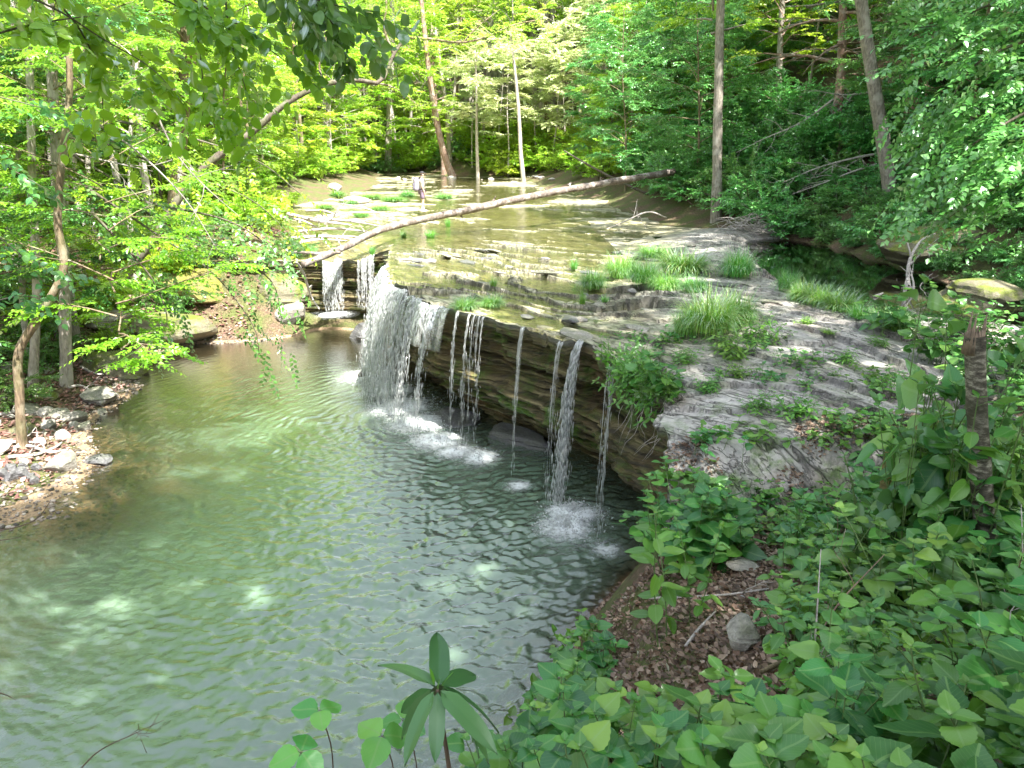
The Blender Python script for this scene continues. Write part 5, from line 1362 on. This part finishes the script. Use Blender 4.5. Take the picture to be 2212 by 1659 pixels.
grass_at(1530, 715, 130, 100, 'largest grass tuft in the centre of the rock shelf', kind=0)
grass_at(1590, 700, 90, 70, 'grass tuft on the right flank of the largest tuft', kind=1)
grass_at(1480, 722, 60, 55, 'grass tuft on the left flank of the largest tuft', kind=2)
grass_at(1412, 560, 70, 30, 'low grass tuft at the back beside the pale rock', kind=2)
grass_at(1280, 625, 62, 45, 'rounded grass tuft on the wet ledge edge left of the large tufts', kind=1)
grass_at(1240, 588, 34, 32, 'small grass tuft behind the rounded one on the wet ledge', kind=3)
grass_at(1258, 658, 30, 42, 'yellowish small grass tuft below the rounded one', kind=4)
grass_at(1066, 620, 34, 28, 'lone small grass tuft in the shallow creek', kind=3)
grass_at(1005, 668, 55, 30, 'grass tuft drooping over the lip above the scattered drips', kind=1)
grass_at(1062, 665, 50, 28, 'low weedy tuft right of the drooping lip tuft', kind=2)
grass_at(1306, 660, 36, 22, 'small dark tuft beside the yellowish one', kind=3)
grass_at(930, 515, 44, 24, 'dark grass tuft in the creek in front of the fallen log', kind=3)
grass_at(968, 492, 24, 26, 'tiny grass tuft touching the fallen log', kind=4)
grass_at(805, 555, 28, 26, 'yellow green tuft on the alcove lip', kind=4)
grass_at(872, 515, 26, 18, 'tiny tuft on the rocks left of the dark creek tuft', kind=3)
grass_at(868, 488, 22, 14, 'tiny bright tuft at the bend of the fallen log', kind=4)
for i, (X, Y, w_) in enumerate([(1735, 652, 70), (1775, 660, 85), (1815, 672, 85), (1855, 688, 90), (1895, 700, 85), (1935, 712, 75), (1700, 632, 50)]):
    grass_at(X, Y, w_, 46, 'long grass tuft in the row edging the near side of the dark pool', 'grass row along the side pool', kind=i)
for i, (X, Y, w_) in enumerate([(760, 440, 50), (800, 430, 60), (850, 435, 60), (700, 452, 50), (880, 425, 40), (730, 425, 40), (820, 455, 50), (960, 430, 50), (780, 470, 50)]):
    grass_at(X, Y, w_ * .8, 14, 'low sunlit weeds in the creek shallows left of the hiker', 'sunlit weeds around the hiker', kind=i % 3)

# ------------------------------------------------------------------ weeds on the shelf
LANCE = leaf_big(.17, .32, .04, .0, 9)
OVATE = leaf_big(.36, .30, .07, .05, 15, shape=.80, tip=.9)
HEART = leaf_big(.44, .34, .08, .03, 13, shape=.62)
WEED = [make_herb(430 + i, 16, .55, .15, 7, LANCE, STEM, L_HERB2, .26, .9, .15, srad=.003) for i in range(3)]
TINY = [make_herb(440 + i, 12, .22, .075, 3, LM, STEM, [L_HERB, L_HERB2][i % 2], .22, .8, .2, srad=.002) for i in range(3)]
def herb_at(stock, X, Y, wpx, label, ref, group=None, zs=1.0, cat='plant', name='leafy_weed'):
    p = hit(X, Y); s = scale_at(p); k = wpx * s / ref
    inst(name, stock, (p[0], p[1], p[2]), r.uniform(0, 6), (k, k, k * zs), label, cat, group)
herb_at(WEED[0], 1585, 770, 120, 'bushy leafy weed right below the largest grass tuft', .85, zs=1.1)
herb_at(WEED[1], 1640, 740, 100, 'feathery leaning weed at the right of the bushy one below the grass', .85, zs=1.2)
herb_at(WEED[2], 1590, 815, 70, 'dark green weed under the bushy one on the shelf', .85)
herb_at(WEED[0], 1535, 845, 70, 'leafy weed growing in a rock crack right of the hanging plant', .85)
herb_at(WEED[1], 1635, 885, 80, 'leafy weed in the middle of the sloping slab', .85)
herb_at(WEED[2], 1725, 905, 110, 'weed clump on the lower sloping slab', .85)
herb_at(WEED[0], 1820, 785, 70, 'lone weed on the pale upper slab near the birch stub', .85)
herb_at(WEED[1], 1480, 780, 80, 'low weed beside the lip right of the spout', .85, zs=.7)
herb_at(WEED[2], 1740, 700, 50, 'low weed behind the pale upper slab', .85, zs=.6)
herb_at(WEED[0], 1790, 730, 40, 'small weed on the pale upper slab', .85, zs=.6)
herb_at(WEED[1], 1900, 745, 60, 'low weed at the right end of the pale slab', .85, zs=.6)
for i, (X, Y, w_) in enumerate([(1330, 850, 100), (1385, 845, 110), (1420, 880, 90), (1350, 885, 100), (1400, 920, 80), (1310, 815, 60), (1440, 845, 60)]):
    p = hit(X, min(Y, 860)); p = np.array([lipx(9.4 + .28 * i % 2) + .1 + .08 * (i % 3), 9.3 + .22 * i, 0]); p[2] = sz1(p[0], p[1]) - .03
    inst('hanging_weed', WEED[i % 3], tuple(p), r.uniform(0, 6), (.95, .95, .8), 'narrow-leaved weed spilling over the right end of the lip', 'plant', 'weeds spilling over the lip beside the spout', tilt=(r.normal(.15, .2), -.75))
# dry hanging roots below them
for i in range(12):
    y_ = r.uniform(9.0, 10.2); x_ = float(lipx(y_)) - .02; z_ = sz1(x_ + .1, y_) - .1
    P = [np.array([x_ + .05, y_, z_])]
    for k in range(4): P.append(P[-1] + [r.normal(-.07, .06), r.normal(-.03, .08), r.uniform(-.22, -.08)])
    wood('root', 'thin pale root dangling below the plants at the right end of the lip', P, [.006, .004, .001], B_DEAD, 'root', 'pale roots dangling under the lip plants', n=10, sides=5, seed=300 + i)
# little weeds everywhere on the sloping slab and its edge
k = 0
for _ in range(400):
    if k >= 40: break
    x = r.uniform(1.9, 6.5); y = r.uniform(7.0, 12.0)
    if x < lipx(y) + .1 or vn(x * .9, y * .9, 501) < .45: continue
    if x > 4.0 and y > 9.5: continue
    z = top(x, y); s = r.uniform(.7, 1.6)
    inst('ground_weed', TINY[k % 3], (x, y, z), r.uniform(0, 6), s, 'tiny leafy weed rooted in the cracks of the sloping slab', 'plant', 'tiny weeds on the sloping slab'); k += 1

# ------------------------------------------------------------------ the near bank
SERR = leaf_big(.30, .34, .09, .07, 19, shape=.85, tip=.85)
HYD = [make_herb(460 + i, 9, [.62, .50, .72, .55, .66][i], [.19, .14, .17, .12, .15][i], [3, 4, 3, 5, 4][i], [OVATE, SERR, HEART, leaf_big(.25, .4, .06, .03, 13), SERR][i], STEM, [L_HERB, L_HERB2, L_HERB, L_FERN, L_DEEP][i], .24, [.45, .6, .4, .7, .5][i], .3) for i in range(5)]
HYDS = [make_herb(470 + i, 6, .42, .15, 2, HEART, STEM, L_HERB, .20, .6, .4) for i in range(3)]
CARPET = [make_herb(480 + i, 16, .20, .085, 2, HEART, STEM, [L_HERB2, L_HERB][i % 2], .30, .6, .5, srad=.002) for i in range(3)]
FERN = [make_fern(490 + i, 9, .62, STEM, L_FERN) for i in range(2)]
TALLHERB = [make_herb(500 + i, 2, .95, .16, 7, leaf_big(.24, .35, .05, .02, 11), STEM, L_HERB2, .05, .12, .2) for i in range(2)]
# broad-leaved clump between pool and litter
for i, (X, Y, s) in enumerate([(1500, 1225, 1.05), (1450, 1210, 1.0), (1545, 1215, 1.0), (1420, 1190, .95), (1480, 1190, 1.1), (1390, 1180, .85), (1530, 1180, 1.0)]):
    p = hit(X, Y); inst('broad_leaved_plant', HYD[(0, 2, 0)[i % 3]], tuple(p), r.uniform(0, 6), s * 1.22, 'broad-leaved plant in the tall clump between pool edge and leaf litter', 'plant', 'broad-leaved clump beside the leaf litter')
herb_at(TALLHERB[0], 1440, 1400, 130, 'tall single-stemmed plant with drooping narrow leaves on the litter', .34, zs=1.0, name='tall_herb')
herb_at(TALLHERB[1], 1500, 1345, 90, 'shorter narrow-leaved plant right behind the tall single-stemmed one', .34, zs=.9, name='tall_herb')
p = hit(1700, 1230); inst('young_sapling', HYDS[0], tuple(p), 0, (.9, .9, 1.9), 'thin dark-stemmed sapling with a flat leaf crown at the slab foot', 'sapling')
# tall leafy shrub rising beside the birch stub
for i, (X, Y, y_, s) in enumerate([(2060, 960, 5.0, 1.35), (2040, 1000, 5.2, 1.2), (2160, 1000, 4.6, 1.3), (2100, 1060, 5.0, 1.1), (2200, 900, 4.6, 1.35)]):
    p = at_y(X, Y, y_); z_ = top(p[0], p[1])
    hh = max(.8, (p[2] - z_ + .55))
    inst('tall_leafy_shrub', TALLHERB[i % 2], (p[0], p[1], z_), r.uniform(0, 6), (1.5, 1.5, hh / .95), ['bright-leaved tall shoot just left of the birch stub', 'lower bright shoot left of the birch stub shoot', 'leafy tall shoot right of the birch stub', 'leafy shoot in front of the mossy yellow rock', 'leafy tall shoot at the right picture edge beside the stub'][i], 'shrub')
for i, (X, Y) in enumerate([(2075, 900), (2130, 880), (2185, 960), (2010, 930), (1990, 860), (2160, 820), (2210, 760), (2050, 800), (2120, 1010)]):
    p = at_y(X, Y, 4.9 + .25 * (i % 3)); z_ = top(p[0], p[1]); 
    hh = max(.5, p[2] - z_ + .35)
    inst('leafy_shoot', HYD[i % 5], (p[0], p[1], z_), r.uniform(0, 6), (1.25, 1.25, hh / .62), 'leafy green shoot crowding around the birch stub', 'shrub', 'leafy shoots around the birch stub')
herb_at(FERN[0], 1960, 1330, 260, 'large fern spreading below the birch stub', 1.1, name='fern', cat='fern')
herb_at(FERN[1], 1880, 1300, 200, 'smaller fern left of the large fern', 1.1, name='fern', cat='fern')
herb_at(FERN[0], 1960, 1240, 170, 'fern tucked behind the large one at the foot of the yellow rock', 1.1, name='fern', cat='fern')
herb_at(FERN[1], 1790, 1500, 120, 'small fern low at the right side of the litter', 1.1, name='fern', cat='fern')
# scattered cover
sp2 = Spots(); r = np.random.default_rng(99)
def in_litter(x, y):
    X, Y = proj((x, y, top(x, y)))
    return (1335 < X < 1690 and 1180 < Y < 1445 and (X - 1335) > (Y - 1445) * -.0 )
def near_litter(x, y, m):
    X, Y = proj((x, y, top(x, y)))
    return 1285 < X < 1730 and 1130 < Y < m
def zone(n, box, d, cond, stock, s, lab, name, zs=1.0, cat='plant'):
    k = 0
    for _ in range(n * 50):
        if k >= n: break
        x = r.uniform(box[0], box[1]); y = r.uniform(box[2], box[3])
        if not cond(x, y) or in_litter(x, y): continue
        z = top(x, y)
        if z < POOL + .05: continue
        X, Y = proj((x, y, z))
        if not (-100 < X < 2400 and Y < 2150): continue
        if not sp2.ok(x, y, d): continue
        sc = r.uniform(*s)
        L_ = lab(X, Y) if callable(lab) else lab
        inst(name, stock[k % len(stock)], (x, y, z), r.uniform(0, 6.28), (sc, sc, sc * zs), L_, cat, L_); k += 1
    return k
def reg(adj):
    def f(X, Y):
        return adj + (' left of the leaf litter' if X < 1335 else ' below the leaf litter' if X < 1700 and Y > 1400 else ' under the birch stub' if X > 1900 and Y < 1380 else ' between litter and fern' if Y < 1450 else ' in the bottom right corner')
    return f
zone(62, (.9, 5.5, 1.7, 6.6), .26, lambda x, y: x > 1.05 and x > .26 * y and not near_litter(x, y, 1700), HYD, (.65, 1.2), reg('large-leaved green herb'), 'broad_leaved_plant', .9)
zone(26, (.0, 2.3, 1.5, 4.9), .26, lambda x, y: x < .26 * y + .75 and y < 5.2 and not near_litter(x, y, 1680), HYDS, (.7, 1.1), reg('heart-leaved low herb'), 'heart_leaved_plant')
zone(44, (.1, 5.5, 2.0, 8.0), .24, lambda x, y: not near_litter(x, y, 1590) or r.random() < .12, CARPET, (.8, 1.5), reg('small-leaved ground herb'), 'ground_herb')
zone(40, (.2, 1.6, 3.6, 7.6), .16, lambda x, y: gz1(x, y) > POOL + .5 and not near_litter(x, y, 1700), CARPET + HYDS[:1], (.9, 1.5), 'small-leaved herb on the steep brink of the pool', 'ground_herb', 1.3)
zone(26, (5.5, 9.5, 6.0, 11.5), .5, lambda x, y: x > 5.2, HYD, (.9, 1.3), 'broad-leaved herb on the bank behind the birch stub', 'broad_leaved_plant')
zone(15, (1.9, 5.0, 6.0, 7.2), .3, lambda x, y: not near_litter(x, y, 1500), CARPET + WEED[:1], (.8, 1.4), 'leafy weed along the foot of the sloping slab', 'ground_herb')

zone(16, (1.4, 5.2, 2.2, 6.4), .45, lambda x, y: x > .3 * y and not near_litter(x, y, 1600), FERN, (.8, 1.25), reg('feathery fern'), 'fern', 1.0, 'fern')
LANCEH = [make_herb(510 + i, 3, .75, .15, 6, leaf_big(.20, .4, .05, .02, 11), STEM, [L_HERB2, L_FERN][i], .12, .3, .2) for i in range(2)]
zone(24, (.9, 5.2, 2.2, 7.0), .34, lambda x, y: not near_litter(x, y, 1600), LANCEH, (.7, 1.15), reg('narrow-leaved upright herb'), 'narrow_leaved_plant')
rs_ = np.random.default_rng(812)
for i in range(16):
    x = rs_.uniform(.7, 4.2); y = rs_.uniform(2.3, 6.2)
    if x < .22 * y: continue
    b_ = np.array([x, y, top(x, y)]); a_ = rs_.uniform(0, 6.28)
    wood('dry_stalk', 'bare dead brown stem poking out of the near undergrowth', [b_, b_ + [.1 * math.cos(a_), .1 * math.sin(a_), .3], b_ + [.35 * math.cos(a_), .35 * math.sin(a_), .55 + .2 * rs_.random()]], [.006, .005, .002], [B_RED, B_DEAD][i % 2], 'stem', 'bare dead stems in the near undergrowth', n=10, sides=5, subs=2, sublen=.25, seed=820 + i)

# big-leaved plant close to the lens, bottom centre right
for i, (X, Y, y_, s, lab) in enumerate([(1525, 1500, 2.15, .85, 'nearest plant with big heart-shaped leaves at the bottom, tallest of its group'), (1400, 1530, 2.05, .72, 'big-leaved plant just left of the tallest nearest plant'), (1650, 1500, 2.3, .75, 'big-leaved plant just right of the tallest nearest plant'), (1560, 1600, 1.85, .7, 'big-leaved plant at the very bottom under the tallest one')]):
    p = at_y(X, Y, y_); z_ = top(p[0], p[1]); hh = max(.25, p[2] - z_)
    st_ = make_herb(520 + i, 4, hh, .155, 2, leaf_big(.42, .30, .07, .045, 21, shape=.66, tip=.9), STEM, L_HERB, .10, .35, .45)
    inst('big_leaved_plant', st_, (p[0], p[1], z_), 1.3 * i, 1, lab, 'plant')

# rhododendron shoot
def whorl(seed, c, axis, n, L, tm, matL, el=(-.85, .40)):
    r_ = np.random.default_rng(seed); C = MB(); P = []; D = []; S = []
    for i in range(n):
        a = i * 2.4 + r_.normal(0, .2); e_ = r_.uniform(*el)
        P.append(c + np.array([math.cos(a), math.sin(a), 0]) * .012); D.append([math.cos(a) * math.cos(e_), math.sin(a) * math.cos(e_), math.sin(e_)]); S.append(L * r_.uniform(.75, 1.1))
    put_leaves(C, tm, np.array(P), np.array(D), np.array([0, 0, 1.]) + r_.normal(0, .25, (n, 3)), np.array(S)); return C
def rhodo(label, X, Y, y_, n, L, seed, foot):
    c = at_y(X, Y, y_); f = at_y(*foot, y_ + .1); f[2] = top(f[0], f[1]) - .05
    root = empty('rhododendron', f); tag(root, label, 'shrub')
    mb = MB(); V, F = tube(resample(np.array([f - f, (c - f) * .5 + [.02, 0, -.03], c - f]), 14), np.linspace(.011, .005, 14), 7, rough=.15); mb.add(V, F); obj('stem', mb.mesh('stem', TWIG, True), root)
    C = whorl(seed, c - f, None, n, L, leaf_blade(.13, .30, .03, 12), L_RHODO); obj('foliage', C.mesh('foliage', L_RHODO, True), root)
    C = whorl(seed + 1, c - f + [0, 0, .01], None, 3, L * .25, leaf_blade(.16, .1, .03, 8), L_HERB2, (1.0, 1.4)); obj('bud', C.mesh('bud', L_HERB2, True), root)
rhodo('dark shoot with a whorl of long leathery leaves at the bottom centre', 945, 1490, 1.75, 12, .215, 600, (985, 1800))
def trio(label, X, Y, y_, L, seed, foot):
    r_ = np.random.default_rng(seed); c = at_y(X, Y, y_); f = at_y(*foot, y_)
    root = empty('three_leaf_sprig', f); tag(root, label, 'plant')
    mb = MB(); V, F = tube(resample(np.array([f - f, (c - f) * .6 + [.02, 0, 0], c - f]), 10), .0022, 5); mb.add(V, F); obj('stem', mb.mesh('stem', TWIG, True), root)
    C = MB(); a0 = r_.uniform(0, 6); P = [c - f] * 3; D = [[math.cos(a0 + k * 2.0), math.sin(a0 + k * 2.0), r_.normal(0, .15)] for k in range(3)]
    put_leaves(C, leaf_big(.40, .2, .06, .03, 13, shape=.8), np.array(P), np.array(D), np.array([0, -.35, 1.]) + r_.normal(0, .2, (3, 3)), np.array([L] * 3) * r_.uniform(.85, 1.1, 3)); obj('foliage', C.mesh('foliage', L_HERB, True), root)
trio('three-leaved sprig over the water, upper left of the rhododendron', 690, 1535, 1.9, .085, 1, (720, 1740))
trio('three-leaved sprig in the bottom left of the rhododendron', 650, 1625, 1.75, .095, 2, (670, 1760))
trio('three-leaved sprig touching the left leaves of the rhododendron', 825, 1590, 1.85, .10, 3, (850, 1760))
trio('three-leaved sprig behind the rhododendron leaves', 870, 1555, 2.0, .085, 4, (905, 1760))

# ------------------------------------------------------------------ leafy branches hanging into view
def hanging(name, label, paths, leafsize, mat, seed, ns, Kl, spl, tm, flat=.5, stem=.006, hangdown=.3, jit=.05):
    r_ = np.random.default_rng(seed); base = paths[0][0]
    root = empty(name, base); tag(root, label, 'branch')
    T = MB(); C = MB(); SP = []; SD = []
    for P in paths:
        Q = resample(np.array(P), 24) - base
        V, F = tube(Q, np.linspace(stem, stem * .25, 24), 5); 
        T = MB(); T.add(V, F); obj('stem', T.mesh('stem', B_DARK, True), root)
        for k in range(ns):
            i = r_.integers(2, 23); d = nrm(Q[i + 0] - Q[i - 1]); a = r_.choice([-1, 1]) * r_.uniform(.4, 1.3)
            dd = np.array([d[0] * math.cos(a) - d[1] * math.sin(a), d[0] * math.sin(a) + d[1] * math.cos(a), d[2] * .5 - hangdown * r_.random()])
            SP.append(Q[i] + r_.normal(0, jit, 3)); SD.append(dd)
    sprays(C, tm, np.array(SP), np.array(SD), spl * r_.uniform(.5, 1.2, len(SP)), Kl, leafsize, r_, flat)
    obj('foliage', C.mesh('foliage', mat, True), root)
BL = leaf_big(.30, .25, .06, .0, 9, shape=.9)
def ay(pts_, y_): return [at_y(a, b_, y_ + .12 * i) for i, (a, b_) in enumerate(pts_)]
hanging('hanging_branch', 'backlit leafy branch across the top left, thick leaves at the corner', [ay([(-60, -60), (120, 20), (215, 80), (330, 150), (400, 230)], 3.6), ay([(60, -60), (170, 60), (215, 170), (225, 290)], 3.7), ay([(-60, 90), (40, 60), (150, 40), (260, 30)], 3.5)], .085, L_LIME, 701, 17, 8, .30, BL)
hanging('hanging_branch', 'backlit leafy branch hanging from the top between corner and arching tree', [ay([(330, -60), (480, 40), (600, 120), (700, 200)], 4.0), ay([(480, -60), (500, 90), (530, 190), (545, 260)], 4.1), ay([(400, -60), (430, 100), (440, 220), (430, 285)], 4.2), ay([(250, -60), (400, 20), (560, 60), (640, 60)], 3.9)], .088, L_LIME, 702, 15, 8, .30, BL)
hanging('hanging_branch', 'dark leafy branch tip at the top left of centre with drooping leaves', [ay([(520, -80), (660, -10), (760, 20), (830, 35)], 3.7), ay([(600, -80), (700, 30), (745, 80), (800, 120)], 3.8), ay([(560, -80), (640, 20), (690, 90)], 3.9)], .095, L_DEEP, 703, 13, 7, .26, BL, hangdown=.7)
hanging('hanging_branch', 'leafy limb drooping over the far left of the pool from the shore', [ay([(150, 380), (330, 500), (460, 590), (545, 700), (560, 765)], 15.0), ay([(260, 430), (450, 530), (580, 600), (610, 690)], 15.2), ay([(200, 460), (320, 590), (360, 680), (350, 740)], 14.8), ay([(330, 440), (500, 480), (620, 560)], 15.6)], .13, L_DEEP, 704, 30, 13, .8, LS, .3, .03, jit=.25)
hanging('hanging_branch', 'leafy limb above the drooping one on the left, reaching to the log tip', [ay([(200, 300), (380, 370), (540, 430), (640, 520)], 17.0), ay([(250, 260), (420, 300), (560, 350), (650, 420)], 17.5), ay([(150, 330), (300, 420), (430, 500)], 16.6)], .13, L_LIME, 705, 30, 13, .85, LS, .3, .03, jit=.3)
hanging('hanging_branch', 'leafy twigs around the elbowed sapling at the left edge', [ay([(-40, 480), (60, 560), (150, 600)], 9), ay([(-40, 330), (50, 380), (120, 420)], 9.2), ay([(-40, 660), (40, 640), (110, 650)], 8.8), ay([(-40, 200), (80, 230), (190, 260)], 9.5)], .11, L_HERB, 706, 9, 7, .45, LM, .45, .010)
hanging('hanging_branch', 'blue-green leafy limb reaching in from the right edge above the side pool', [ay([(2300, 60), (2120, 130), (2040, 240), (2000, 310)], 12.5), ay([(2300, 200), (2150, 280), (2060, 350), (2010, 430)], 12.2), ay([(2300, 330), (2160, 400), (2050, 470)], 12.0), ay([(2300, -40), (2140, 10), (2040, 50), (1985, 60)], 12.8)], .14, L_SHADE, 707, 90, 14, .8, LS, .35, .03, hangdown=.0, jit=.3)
for i, pts_ in enumerate([[(200, 260), (300, 330), (400, 430), (470, 540)], [(330, 230), (380, 330), (440, 400), (520, 470)], [(150, 330), (240, 350), (330, 370)]]):
    wood('bare_twig', ['long bare grey twig drooping through the left foliage', 'second bare grey twig right of the long drooping one', 'short bare twig crossing the left foliage'][i], ay(pts_, 12.5), [.018, .012, .004], B_GREY, 'twig', seed=720 + i, subs=4, sublen=.9)

# ------------------------------------------------------------------ pebbles on the left waterline
r_ = np.random.default_rng(61); q = r_.uniform([-13, 4], [-6.2, 23], (60000, 2)); z = gz(q[:, 0], q[:, 1]); kz = (z > POOL - .14) & (z < POOL + .16); q = q[kz][:5200]; z = z[kz][:5200]
V, F = ico(1); V = V * (1 + .25 * np.sin(V @ np.array([[3.1], [5.2], [2.2]])))
sz = .018 + .05 * r_.random(len(q)) ** 3; an = r_.uniform(0, 6.28, len(q)); el_ = r_.uniform(.5, 1, len(q))
VV = np.stack([V[None, :, 0] * sz[:, None], V[None, :, 1] * (sz * el_)[:, None], V[None, :, 2] * (sz * .5)[:, None]], -1)
c_, s_n = np.cos(an)[:, None], np.sin(an)[:, None]
VV = np.stack([VV[..., 0] * c_ - VV[..., 1] * s_n + q[:, 0][:, None], VV[..., 0] * s_n + VV[..., 1] * c_ + q[:, 1][:, None], VV[..., 2] + z[:, None] + .008], -1)
mb = MB(); mb.add(VV.reshape(-1, 3), (F[None] + (np.arange(len(q)) * len(V))[:, None, None]).reshape(-1, 3))
PEB, nt, out = new_mat('pebble'); g = NT(nt)
b = g.n('ShaderNodeBsdfPrincipled'); g.l(g.ramp(g.n('ShaderNodeNewGeometry').outputs['Random Per Island'], [(0, (.04, .037, .033)), (.4, (.14, .115, .09)), (.7, (.22, .19, .16)), (1, (.34, .31, .27))]), b.inputs['Base Color']); b.inputs['Roughness'].default_value = .7; g.l(b.outputs[0], out.inputs[0])
tag(obj('pebbles', mb.mesh('pebbles', PEB, False)), 'small pebbles along the sandy left waterline', 'pebbles', kind='stuff')

# ------------------------------------------------------------------ fallen leaves
def litter(name, label, pts_, size, mats):
    r_ = np.random.default_rng(44); mb = MB(); n = len(pts_)
    a = r_.uniform(0, 6.28, n); D = np.stack([np.cos(a), np.sin(a), r_.normal(0, .25, n)], 1)
    put_leaves(mb, leaf_mid(.34, -.25, .16), pts_, D, np.array([0, 0, 1.]) + r_.normal(0, .45, (n, 3)), size * r_.uniform(.6, 1.3, n))
    tag(obj(name, mb.mesh(name, mats, True)), label, 'leaf litter', kind='stuff')
LIT = leaf_mat('dead_leaf', (.07, .045, .03), (.21, .14, .10), (.46, .36, .28), .15, .12, .5, tcol=(.3, .15, .05))
LITP = leaf_mat('dead_leaf_pink', (.14, .075, .055), (.30, .185, .14), (.48, .34, .28), .15, .1, .6, tcol=(.4, .2, .1))
r = np.random.default_rng(3)
q = r.uniform([.3, 1.6], [5.5, 8.2], (42000, 2)); z = top_a(q[:, 0], q[:, 1]); kz = (z > POOL + .1) & (q[:, 0] < 1.0 * q[:, 1]) & ((q[:, 1] < 7) | (vn(q[:, 0] * 2, q[:, 1] * 2, 9) > .62))
litter('leaf_litter', 'brown fallen leaves carpeting the near bank', np.concatenate([q, (z + .015)[:, None]], 1)[kz], .048, LIT)
q = r.uniform([-22, 10], [-8, 30], (30000, 2)); z = gz(q[:, 0], q[:, 1]); kz = (z > POOL + .06) & (q[:, 0] > -1.0 * q[:, 1])
litter('leaf_litter', 'pinkish fallen leaves covering the left shore', np.concatenate([q, (z + .02)[:, None]], 1)[kz], .11, LITP)
